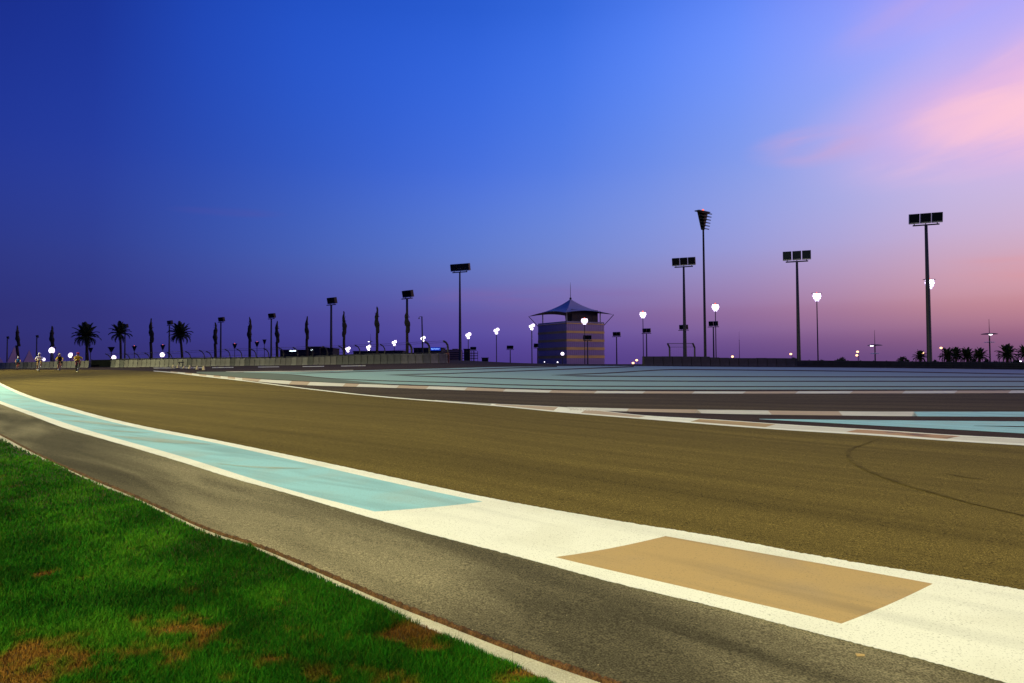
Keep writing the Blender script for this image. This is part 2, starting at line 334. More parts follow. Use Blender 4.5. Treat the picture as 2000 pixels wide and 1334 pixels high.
# ------------------------------------------------------------------ helpers
class MB:
    def __init__(s): s.v = []; s.f = []; s.m = []
    def add(s, verts, faces, mi=0):
        o = len(s.v); s.v += [tuple(p) for p in verts]; s.f += [tuple(i + o for i in q) for q in faces]; s.m += [mi] * len(faces)
    def box(s, c, d, rot=None, mi=0):
        c = Vector(c); q = []
        for sx in (-.5, .5):
            for sy in (-.5, .5):
                for sz in (-.5, .5):
                    p = Vector((sx * d[0], sy * d[1], sz * d[2]))
                    if rot is not None: p = rot @ p
                    q.append(c + p)
        s.add(q, [(0, 1, 3, 2), (4, 6, 7, 5), (0, 4, 5, 1), (2, 3, 7, 6), (0, 2, 6, 4), (1, 5, 7, 3)], mi)
    def tube(s, pts, rad, n=10, mi=0, cap=True):
        pts = [Vector(p) for p in pts]
        if not hasattr(rad, '__len__'): rad = [rad] * len(pts)
        vs = []; up0 = None
        for i, p in enumerate(pts):
            t = (pts[min(i + 1, len(pts) - 1)] - pts[max(i - 1, 0)]).normalized()
            if up0 is None: up0 = Vector((1, 0, 0)) if abs(t.x) < 0.9 else Vector((0, 1, 0))
            a = (up0 - t * up0.dot(t)).normalized(); b = t.cross(a); up0 = a
            for k in range(n):
                q = 2 * math.pi * k / n; vs.append(p + (a * math.cos(q) + b * math.sin(q)) * rad[i])
        fs = []
        for i in range(len(pts) - 1):
            for k in range(n):
                fs.append((i * n + k, i * n + (k + 1) % n, (i + 1) * n + (k + 1) % n, (i + 1) * n + k))
        if cap: fs += [tuple(range(n))[::-1], tuple((len(pts) - 1) * n + k for k in range(n))]
        s.add(vs, fs, mi)
    def disc_dome(s, c, r, h, n=20, rings=4, mi=0, flip=False):
        """shallow dish standing on z, thickness kept by a flat underside"""
        vs = []; fs = []
        for j in range(rings + 1):
            a = j / rings; rr = r * math.cos(a * math.pi / 2 * 0.98); zz = h * math.sin(a * math.pi / 2)
            for k in range(n):
                q = 2 * math.pi * k / n; vs.append((c[0] + rr * math.cos(q), c[1] + rr * math.sin(q), c[2] + (-zz if flip else zz)))
        for j in range(rings):
            for k in range(n): fs.append((j * n + k, j * n + (k + 1) % n, (j + 1) * n + (k + 1) % n, (j + 1) * n + k))
        fs += [tuple(range(n)), tuple(rings * n + k for k in range(n))]
        s.add(vs, fs, mi)
    def ball(s, c, r, n=10, rings=6, mi=0, sc=(1, 1, 1)):
        c = Vector(c); vs = [c + Vector((0, 0, -r * sc[2]))]; fs = []
        for j in range(1, rings):
            a = -math.pi / 2 + math.pi * j / rings
            for k in range(n):
                q = 2 * math.pi * k / n
                vs.append(c + Vector((r * sc[0] * math.cos(a) * math.cos(q), r * sc[1] * math.cos(a) * math.sin(q), r * sc[2] * math.sin(a))))
        vs.append(c + Vector((0, 0, r * sc[2]))); top = len(vs) - 1
        for k in range(n): fs.append((0, 1 + (k + 1) % n, 1 + k))
        for j in range(rings - 2):
            for k in range(n): fs.append((1 + j * n + k, 1 + j * n + (k + 1) % n, 1 + (j + 1) * n + (k + 1) % n, 1 + (j + 1) * n + k))
        for k in range(n): fs.append((1 + (rings - 2) * n + k, 1 + (rings - 2) * n + (k + 1) % n, top))
        s.add(vs, fs, mi)
    def mesh(s, name, mats, smooth=False):
        me = bpy.data.meshes.new(name); me.from_pydata(s.v, [], s.f)
        for m in (mats if isinstance(mats, (list, tuple)) else [mats]): me.materials.append(m)
        if len(me.materials) > 1: me.polygons.foreach_set('material_index', s.m)
        if smooth: me.polygons.foreach_set('use_smooth', [True] * len(s.f))
        me.update(); return me
    def build(s, name, mats, parent=None, smooth=False):
        return link(name, s.mesh(name, mats, smooth), parent)

def link(name, me, parent=None, loc=None, rot=None, scale=None):
    o = bpy.data.objects.new(name, me); COL.objects.link(o)
    if parent is not None: o.parent = parent
    if loc is not None: o.location = loc
    if rot is not None: o.rotation_euler = rot
    if scale is not None: o.scale = scale
    return o
def tag(o, label=None, cat=None, group=None, kind=None):
    if label: o['label'] = label
    if cat: o['category'] = cat
    if group: o['group'] = group
    if kind: o['kind'] = kind
    return o
def empty(name, loc, rz=0.0, scale=1.0):
    o = bpy.data.objects.new(name, None); COL.objects.link(o)
    o.location = loc; o.rotation_euler = (0, 0, rz); o.scale = (scale,) * 3; return o
def copy_tree(o, parent=None):
    c = o.copy(); COL.objects.link(c); c.parent = parent
    for ch in list(o.children): copy_tree(ch, c)
    return c

# pixel curves -> smooth functions of x
def curve(pts, sm=25.0):
    p = np.array(sorted(pts), float); x, y = p[:, 0], p[:, 1]
    h = np.diff(x); d = np.diff(y) / h; mm = np.zeros(len(x))
    mm[0], mm[-1] = d[0], d[-1]
    for i in range(1, len(x) - 1):
        if d[i - 1] * d[i] > 0:
            w1, w2 = 2 * h[i] + h[i - 1], h[i] + 2 * h[i - 1]; mm[i] = (w1 + w2) / (w1 / d[i - 1] + w2 / d[i])
    def ev(q):
        q = np.asarray(q, float); i = np.clip(np.searchsorted(x, q) - 1, 0, len(x) - 2)
        s = (q - x[i]) / h[i]; s = np.clip(s, 0, 1)
        r = (y[i] * (1 + 2 * s) * (1 - s) ** 2 + mm[i] * h[i] * s * (1 - s) ** 2 + y[i + 1] * s * s * (3 - 2 * s) + mm[i + 1] * h[i] * s * s * (s - 1))
        r = np.where(q < x[0], y[0] + mm[0] * (q - x[0]), r); r = np.where(q > x[-1], y[-1] + mm[-1] * (q - x[-1]), r)
        return r
    if sm <= 0: return ev
    g = np.arange(-700, 5200, 2.0); yy = ev(g); k = np.exp(-0.5 * (np.arange(-150, 151) * 2.0 / sm) ** 2); k /= k.sum()
    pad = 150
    ye = np.concatenate([yy[0] + (yy[1] - yy[0]) * np.arange(-pad, 0), yy, yy[-1] + (yy[-1] - yy[-2]) * np.arange(1, pad + 1)])
    ys = np.convolve(ye, k, mode='valid')
    return lambda q: np.interp(q, g, ys)

def strip(name, top, bot, x0, x1, layer, mats, parent=None, slant=None, step=6.0, rows=1, thick=None, jit=(0, 0)):
    """sheet on the ground between two edge curves; slant = x shift of the ends along the lower edge (square-cut ends)"""
    n = max(2, int(abs(x1 - x0) / step) + 1)
    a = np.linspace(0, 1, n)
    off = 0.004 * layer
    V = []; 
    sl = slant or (0, 0)
    for j in range(rows + 1):
        k = j / rows
        xs = x0 + sl[0] * k + a * ((x1 + sl[1] * k) - (x0 + sl[0] * k))
        yt = top(xs) if callable(top) else np.full(n, float(top)); yb = bot(xs) if callable(bot) else np.full(n, float(bot))
        if jit[0] and j == 0: yt = yt + np.convolve(rng.normal(0, jit[0], n + 2), [.25, .5, .25], 'valid') * np.interp(xs, [0, 700, 1600], [.25, .7, 1.5])
        if jit[1] and j == rows: yb = yb + np.convolve(rng.normal(0, jit[1], n + 2), [.25, .5, .25], 'valid') * np.interp(xs, [0, 700, 1600], [.25, .7, 1.5])
        X, Y, Z = ground(xs, yt + (yb - yt) * k, off)
        V += list(zip(X, Y, Z))
    Fc = [(j * n + i, (j + 1) * n + i, (j + 1) * n + i + 1, j * n + i + 1) for j in range(rows) for i in range(n - 1)]
    mb = MB(); mb.v = V; mb.f = Fc; mb.m = [0] * len(Fc)
    if thick:
        mb2 = MB(); m_ = len(V)
        low = [(p[0], p[1], p[2] - thick) for p in V]
        edge = []
        ring = [i for i in range(n)] + [(rows) * n + i for i in range(n - 1, -1, -1)]
        for i in range(len(ring)):
            p, q = ring[i], ring[(i + 1) % len(ring)]; edge.append((p, q, q + m_, p + m_))
        mb.v = V + low; mb.f = Fc + edge; mb.m = [0] * len(mb.f)
    return mb.build(name, mats, parent, smooth=not thick)

# ------------------------------------------------------------------ ground
def build_ground():
    ph = []
    a = math.atan(0.9); 
    t = np.arange(-0.9, 0.9001, 0.004); front = np.arctan(t)
    back = np.linspace(a, 2 * math.pi - a, 60)[1:-1]
    ph = np.concatenate([front, back])                          # angle from +Y towards +X
    fr = np.concatenate([[0.02, 0.06, 0.15, 0.35, 0.7, 1.0], 1 + np.array([.05, .1, .2, .3, .45, .6, .75, .9, 1.1, 1.6, 3, 7, 20, 60])])
    V = [(0, 0, 0)]; n = len(ph)
    for f in fr:
        c = np.cos(ph); tt = np.clip(np.sin(ph) / np.maximum(c, 1e-6), -1.1, 1.1); rad = np.where(c > 0.3, C_of(tt) / np.maximum(c, 0.3), 350.0) * f
        x = rad * np.sin(ph); y = rad * np.cos(ph)
        V += list(zip(x, y, H(x, y)))
    Fc = [(0, 1 + (k + 1) % n, 1 + k) for k in range(n)]
    for j in range(len(fr) - 1):
        for k in range(n):
            Fc.append((1 + j * n + k, 1 + j * n + (k + 1) % n, 1 + (j + 1) * n + (k + 1) % n, 1 + (j + 1) * n + k))
    mb = MB(); mb.v = V; mb.f = Fc; mb.m = [0] * len(Fc)
    return tag(mb.build('ground', M['earth'], smooth=True), 'dark earth and far plain around the race track', kind='structure')
build_ground()

# edges in photo pixels
K_TOP = curve([(-260, 640), (-60, 723), (0, 747), (21, 758), (70, 777), (140, 797), (210, 816), (280, 832), (400, 855), (600, 896), (800, 939), (944, 970), (1200, 1016), (1400, 1048), (1600, 1086), (1800, 1119), (2000, 1152), (2300, 1205)], 14)
K_TOP2 = curve([(-260, 642), (-60, 726), (0, 751), (21, 763), (70, 782), (140, 803), (210, 822), (280, 838), (400, 861), (600, 905), (800, 950), (944, 980), (1200, 1029.5), (1300, 1047), (1480, 1079), (1600, 1100), (1822, 1140), (2000, 1175), (2300, 1234)], 14)
K_BOT2 = curve([(-260, 672), (-60, 757), (0, 783), (70, 807), (175, 841), (350, 890), (560, 955), (732, 999), (900, 1040), (1084, 1088), (1360, 1152), (1643, 1218), (1800, 1259), (2000, 1318), (2300, 1412)], 14)
K_BOT = curve([(-260, 678), (-60, 763), (0, 789), (70, 815), (122, 835), (175, 850), (350, 901), (455, 934), (560, 963), (700, 1004), (820, 1038), (1000, 1084), (1200, 1138), (1400, 1186), (1600, 1238), (1800, 1288), (1960, 1332), (2300, 1440)], 14)
G_KTOP = curve([(-300, 700), (-100, 796), (0, 846), (75, 886), (187, 936), (262, 966), (337, 1001), (412, 1035), (500, 1062), (590, 1098), (675, 1134), (760, 1170), (850, 1205), (1025, 1272), (1200, 1331), (1500, 1440)], 16)
G_RUST = curve([(-300, 703), (-100, 799), (0, 850), (75, 890), (187, 940.5), (262, 971), (337, 1006), (412, 1039.5), (500, 1068), (590, 1105), (675, 1142), (760, 1179), (850, 1214), (1025, 1282), (1200, 1343), (1500, 1455)], 16)
G_GRASS = curve([(-300, 708), (-100, 805), (0, 857), (37, 876), (75, 894), (112, 908), (187, 944), (262, 973), (337, 1010), (412, 1044), (500, 1071), (570, 1103), (640, 1137), (724, 1172), (790, 1208), (850, 1233), (937, 1271), (1025, 1308), (1100, 1345), (1500, 1520)], 14)
T_FAR = curve([(-300, 717), (0, 722), (150, 722), (309, 725), (390, 735), (450, 741), (600, 760), (750, 776), (850, 784), (970, 793), (1090, 805), (1150, 810), (1300, 822), (1450, 834), (1550, 841), (1700, 850), (1850, 861), (2000, 870), (2300, 890)], 30)

# base asphalt of the whole circuit area, as far as the barriers and the crest
W_BASE = curve([(-300, 723), (0, 720), (178, 718), (300, 717), (450, 714.8), (600, 713), (700, 711.4), (800, 710), (870, 709)], 60)
R_BASE = curve([(1250, 714), (1400, 714.6), (1550, 715.6), (1700, 717), (2000, 721), (2300, 726)], 60)
def CREST(x):
    x = np.asarray(x, float)
    t, m = ray(x, 712.0)
    # pixel row where the ground reaches the crest
    y = C_of(np.clip(t, -1.1, 1.1)) * 0.995; z = S_of(np.clip(t, -1.1, 1.1)) * y
    P = (t * y, y, z - EYE)
    dep = sum(P[i] * _f[i] for i in range(3)); up = sum(P[i] * _u[i] for i in range(3))
    return CY - F * up / dep
run = tag(strip('runoff', CREST, 4200, -500, 4600, 1, M['runoff'], rows=24), 'dark asphalt run-off between the tracks and barriers', kind='structure')
track = tag(strip('track', T_FAR, K_TOP2, -330, 4500, 2, M['track'], rows=6), 'wide olive asphalt race track curving away to the left', kind='structure')
verge = tag(strip('verge', K_BOT2, lambda x: np.minimum(G_RUST(x), 4000), -290, 4500, 2, M['verge'], rows=6), 'rough grey asphalt verge between kerb strip and lawn edging', kind='structure')
cross = tag(strip('link_road', curve([(440, 740), (492, 744), (570, 751), (750, 757), (900, 762), (1150, 768), (1450, 768.6), (2000, 768), (2400, 768)], 30),
                  curve([(440, 740.8), (600, 759), (750, 775), (970, 791), (1110, 800), (1450, 806), (2000, 811), (2400, 814)], 30), 445, 2400, 2,
                  asphalt('link_asphalt', (0.072, 0.053, 0.035), R(2), (0.6, 1.25)), rows=4), 'darker asphalt link road joining the track from the right', kind='structure')

# near kerb strip: outer white lines, then the painted blocks between them
strip('edge_line', K_TOP, K_TOP2, -200, 4500, 3, M['white'], track, step=2.5, jit=(0.4, 0))
strip('edge_line', K_BOT2, K_BOT, -200, 4500, 3, M['white'], track, step=2.5, jit=(0, 0.45))
def block(x0t, x0b, x1t, x1b, mat, name='painted_block'):
    strip(name, K_TOP2, K_BOT2, x0t, x1t, 3, M[mat], track, slant=(x0b - x0t, x1b - x1t), rows=6)
block(-200, -150, 943, 732, 'teal')
block(943, 732, 1300, 1084, 'white')
block(1300, 1084, 1822, 1643, 'brown')
block(1822, 1643, 4500, 4400, 'white')

M['dusty_teal'] = paint('dusty_teal_paint', (0.34, 0.47, 0.46), (0.33, 0.33, 0.24), 1.1, TR)
def dust(pts, w):
    c = curve(pts, 4); a, b = pts[0][0], pts[-1][0]
    half = lambda x: w * np.clip(np.sin(np.pi * np.clip((x - a) / (b - a), 0, 1)), 0.02, 1)
    strip('tyre_dust', lambda x: np.clip(c(x) - half(x), K_TOP2(x) + .5, K_BOT2(x) - .8), lambda x: np.clip(c(x) + half(x), K_TOP2(x) + .8, K_BOT2(x) - .5), a, b, 4, M['dusty_teal'], track, step=3)
dust([(76, 805), (120, 809), (172, 816)], 1.6)
dust([(116, 820), (180, 825), (262, 835)], 2.2)
dust([(170, 838), (230, 842), (300, 845)], 1.4)
dust([(212, 850), (300, 859), (420, 868)], 3.6)
dust([(420, 905), (500, 912), (600, 915)], 1.6)
# far edge line of the track, widening into a kerb of painted blocks
FT = curve([(300, 723.5), (390, 733.6), (450, 739.6), (600, 758.6), (750, 774.4), (850, 782), (970, 789.5), (1090, 795), (1150, 800), (1261, 812.5), (1350, 817.5), (1400, 820.5), (1550, 831), (1700, 840), (1880, 852), (2000, 858), (2300, 877)], 22)
FL = lambda x: T_FAR(x) - np.interp(x, [300, 900, 1500, 2000], [1.2, 1.8, 3.0, 4.0])
strip('edge_line', FL, T_FAR, 300, 2350, 3, M['white'], track)
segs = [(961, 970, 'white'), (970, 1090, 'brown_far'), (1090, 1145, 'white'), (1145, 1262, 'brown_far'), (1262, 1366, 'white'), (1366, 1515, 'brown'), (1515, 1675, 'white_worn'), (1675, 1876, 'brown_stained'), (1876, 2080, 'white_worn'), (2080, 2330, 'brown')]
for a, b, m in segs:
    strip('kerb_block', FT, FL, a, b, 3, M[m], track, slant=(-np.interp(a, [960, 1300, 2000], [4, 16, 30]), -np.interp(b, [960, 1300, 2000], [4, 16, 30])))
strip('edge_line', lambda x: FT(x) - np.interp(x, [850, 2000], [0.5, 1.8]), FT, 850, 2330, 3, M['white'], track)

# kerb along the near side of the link road
B2T = curve([(1100, 794.6), (1250, 798.5), (1450, 801), (1600, 803), (1785, 804), (2000, 804), (2350, 804)], 20)
B2B = curve([(1100, 801.2), (1250, 804), (1450, 809), (1600, 811), (1785, 813), (2000, 814), (2350, 815)], 20)
for a, b, m in [(1108, 1228, 'white_worn'), (1228, 1362, 'brown_far'), (1362, 1500, 'white_worn'), (1500, 1638, 'brown_far'), (1638, 1785, 'white_worn'), (1785, 2350, 'teal')]:
    strip('kerb_block', B2T, B2B, a, b, 3, M[m], cross, slant=(0 if a == 1108 else -4, 8))
# teal wedge between the two kerbs
strip('painted_wedge', curve([(1481, 818), (1560, 819), (1650, 820), (2000, 823), (2300, 825)], 10), curve([(1481, 818.6), (1600, 825), (1700, 830.5), (1850, 838), (2000, 846.5), (2300, 863)], 10), 1483, 2300, 3, M['teal'], run)
strip('runoff_gap', curve([(1900, 831.2), (2000, 832.4), (2300, 836)], 5), curve([(1900, 831.6), (2000, 834.2), (2300, 840)], 5), 1902, 2300, 4, M['runoff'], run)

# kerb on the far side of the link road
FKT = curve([(440, 735), (492, 739.5), (570, 744), (750, 751.5), (900, 756), (1000, 760), (1150, 763.3), (1450, 764.4), (1700, 763.6), (2000, 762.5), (2350, 761)], 20)
FKB = curve([(440, 739), (492, 744), (570, 751), (750, 757), (900, 762), (1000, 765), (1150, 768), (1450, 768.6), (1700, 768.4), (2000, 767.6), (2350, 766)], 20)
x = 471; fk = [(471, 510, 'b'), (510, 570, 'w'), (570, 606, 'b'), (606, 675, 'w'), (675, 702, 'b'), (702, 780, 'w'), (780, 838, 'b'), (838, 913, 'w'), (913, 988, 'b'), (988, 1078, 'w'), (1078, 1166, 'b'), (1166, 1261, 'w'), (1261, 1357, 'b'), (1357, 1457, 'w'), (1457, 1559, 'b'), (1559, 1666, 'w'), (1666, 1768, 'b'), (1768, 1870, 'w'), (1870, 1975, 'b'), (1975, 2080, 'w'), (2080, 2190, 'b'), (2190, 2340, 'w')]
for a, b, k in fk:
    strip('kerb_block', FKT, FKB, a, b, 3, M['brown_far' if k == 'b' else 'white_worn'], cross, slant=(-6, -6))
# checked kerb where the two roads meet
KK = curve([(333, 725.2), (360, 727.6), (400, 731.5), (440, 735.2), (471, 738)], 8)
for i in range(10):
    a = 333 + i * 14
    strip('kerb_block', KK, lambda x: T_FAR(x) - 0.9 - (x - 333) * 0.004, a, a + 14, 4, M['white_worn' if i % 2 else 'brown_far'], track)

# run-off paint: faded green tip and teal fields parted by dark gaps
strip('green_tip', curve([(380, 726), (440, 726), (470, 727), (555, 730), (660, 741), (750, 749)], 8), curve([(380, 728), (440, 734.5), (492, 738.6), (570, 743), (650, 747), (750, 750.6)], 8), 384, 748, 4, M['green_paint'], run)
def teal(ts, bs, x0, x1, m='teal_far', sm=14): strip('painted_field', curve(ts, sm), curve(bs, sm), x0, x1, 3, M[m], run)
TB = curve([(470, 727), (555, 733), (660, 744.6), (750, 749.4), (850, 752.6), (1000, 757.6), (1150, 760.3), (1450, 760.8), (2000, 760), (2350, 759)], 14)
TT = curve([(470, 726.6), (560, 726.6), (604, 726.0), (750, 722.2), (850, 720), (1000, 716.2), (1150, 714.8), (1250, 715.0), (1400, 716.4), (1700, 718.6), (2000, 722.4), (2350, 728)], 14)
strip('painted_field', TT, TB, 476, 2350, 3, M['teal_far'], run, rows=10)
M['gap'] = asphalt('dusty_gap_asphalt', (0.072, 0.052, 0.046), R(4), (0.75, 1.25))
def bare(pts, a, b, w0=0.6, w1=0.95, sm=6):
    c = curve(pts, sm)
    strip('bare_gap', lambda x: c(x) - np.interp(x, [600, 1200], [w0, w1]) * np.clip((x - a) / 50, .1, 1), lambda x: c(x) + np.interp(x, [600, 1200], [w0, w1]) * np.clip((x - a) / 50, .1, 1), a, b, 5, M['gap'], run)
bare([(555, 729.6), (650, 727.4), (750, 724.4), (900, 721.6), (1000, 718.6), (1090, 715.8)], 556, 1088)
bare([(752, 732), (850, 730.0), (970, 726), (1150, 719.4), (1240, 716)], 754, 1238)
bare([(752, 732), (850, 735.6), (1000, 739.5), (1150, 743.4), (1450, 744.6), (2000, 744.6), (2350, 745)], 754, 2350)
bare([(1075, 732.6), (1180, 728.8), (1330, 721.6), (1400, 722.2), (1700, 725.4), (2000, 730.5), (2350, 736)], 1077, 2350)
bare([(1075, 732.6), (1150, 734.4), (1450, 735.6), (2000, 736.5), (2350, 738)], 1077, 2350)
bare([(555, 730.5), (600, 735), (660, 740), (750, 743.6), (900, 747.8), (1000, 751.5), (1150, 754), (1450, 755), (2000, 755), (2350, 755)], 556, 2350)
strip('edge_line', curve([(441, 725.6), (520, 725), (600, 724.2), (690, 722.6)], 8), curve([(441, 726.6), (520, 726.2), (600, 725.2), (690, 723.4)], 8), 441, 690, 3, M['white_worn'], run)
for a, b in [(300, 400), (414, 456), (504, 545), (591, 633), (666, 714)]:
    yy = curve([(300, 718.8), (400, 718.2), (456, 717.4), (545, 716.4), (633, 715.4), (714, 714.2)], 8)
    strip('edge_line', lambda x: yy(x) - 0.6, lambda x: yy(x) + 0.6, a, b, 3, M['white_worn'], run)

# tyre marks: the long curved skid and a few short ones
def skid(pts, wpx, layer=4):
    p = np.array(pts, float); q = []
    for i in range(len(p) - 1):
        p0, p1, p2, p3 = p[max(i - 1, 0)], p[i], p[i + 1], p[min(i + 2, len(p) - 1)]
        for s in np.linspace(0, 1, 9)[:-1]:
            q.append(0.5 * ((2 * p1) + (-p0 + p2) * s + (2 * p0 - 5 * p1 + 4 * p2 - p3) * s * s + (-p0 + 3 * p1 - 3 * p2 + p3) * s ** 3))
    q.append(p[-1]); q = np.array(q)
    X, Y, Z = ground(q[:, 0], q[:, 1], 0.004 * layer)
    P = np.stack([X, Y, Z], 1); mb = MB(); vs = []
    for i in range(len(P)):
        d = P[min(i + 1, len(P) - 1)] - P[max(i - 1, 0)]; nrm = np.array([-d[1], d[0]]) / (np.hypot(d[0], d[1]) + 1e-9)
        k = math.sin(math.pi * min(1, max(0.02, i / (len(P) - 1)))) ** 0.5 * wpx * (0.75 + 0.5 * random.random())
        for sgn in (-1, 1):
            xx, yy2 = P[i, 0] + sgn * nrm[0] * k / 2, P[i, 1] + sgn * nrm[1] * k / 2
            vs.append((xx, yy2, hz(xx, yy2) + 0.004 * layer))
    mb.add(vs, [(2 * i, 2 * i + 1, 2 * i + 3, 2 * i + 2) for i in range(len(P) - 1)])
    return mb.build('tyre_mark', M['skid'], track)
M['skid'] = material('skid_rubber', (0.046, 0.033, 0.010), 0.95, col2=(0.120, 0.086, 0.022), scale=5, lo=0.25, hi=0.62, spec=0.06)
skid([(1712, 858), (1685, 868), (1662, 876), (1656, 888), (1668, 903), (1690, 916), (1712, 925), (1742, 937), (1785, 951), (1838, 966), (1880, 978), (1948, 994), (2040, 1016)], 0.075)
skid([(1846, 924), (1890, 932), (1920, 936)], 0.05)

# ------------------------------------------------------------------ lawn edging and grass
edging = empty('lawn_edging', (0, 0, 0)); tag(edging, 'pale concrete edging strip with red brown soil along the lawn', kind='structure')
# concrete strip cut into lengths
xs = list(np.interp(np.linspace(0, 1, 22), [0, .5, 1], [-280, 320, 1420]))
for a, b in zip(xs[:-1], xs[1:]):
    strip('concrete_slab', G_RUST, lambda x: G_GRASS(x) + 4 + np.interp(x, [0, 1000], [0, 4]), a, b - 0.5, 6, M['concrete'], edging, rows=2, thick=0.03)
# soil gathered along the joint, lumpy
def soil():
    q = np.arange(-280, 1420, 3.0); mb = MB(); n = len(q); V = []
    for j, k in enumerate((0.0, 0.35, 0.7, 1.0)):
        jit = rng.normal(0, 0.18 if j in (0, 3) else 0.0, n)
        yy = G_KTOP(q) + (G_RUST(q) - G_KTOP(q)) * (k + np.convolve(jit, np.ones(3) / 3, 'same')) + (0.6 if j == 3 else 0)
        X, Y, Z = ground(q, yy, 0.024)
        hgt = 0 if j in (0, 3) else 1
        V += list(zip(X, Y, Z - (0.012 if not hgt else 0) + hgt * (0.012 + 0.012 * rng.random(n))))
    mb.v = V; mb.f = [(j * n + i, (j + 1) * n + i, (j + 1) * n + i + 1, j * n + i + 1) for j in range(3) for i in range(n - 1)]; mb.m = [0] * len(mb.f)
    return mb.build('soil_line', M['rust'], edging)
soil()
lawn = tag(strip('lawn_soil', lambda x: G_GRASS(x) + 1.0, 2600, -420, 1560, 8, material('lawn_soil', (0.060, 0.030, 0.010), 0.95, col2=(0.020, 0.030, 0.006), scale=2.0, bump=0.6, bscale=40, fine=0.4, fscale=60), rows=14), 'brown soil under the lawn', kind='structure')

def value_noise(x, y, s, seed):
    r = np.random.default_rng(seed); G = r.random((64, 64))
    u = x / s; v = y / s; iu = np.floor(u).astype(int); iv = np.floor(v).astype(int); fu = u - iu; fv = v - iv
    fu = fu * fu * (3 - 2 * fu); fv = fv * fv * (3 - 2 * fv)
    g = lambda a, b: G[a % 64, b % 64]
    return (g(iu, iv) * (1 - fu) + g(iu + 1, iv) * fu) * (1 - fv) + (g(iu, iv + 1) * (1 - fu) + g(iu + 1, iv + 1) * fu) * fv

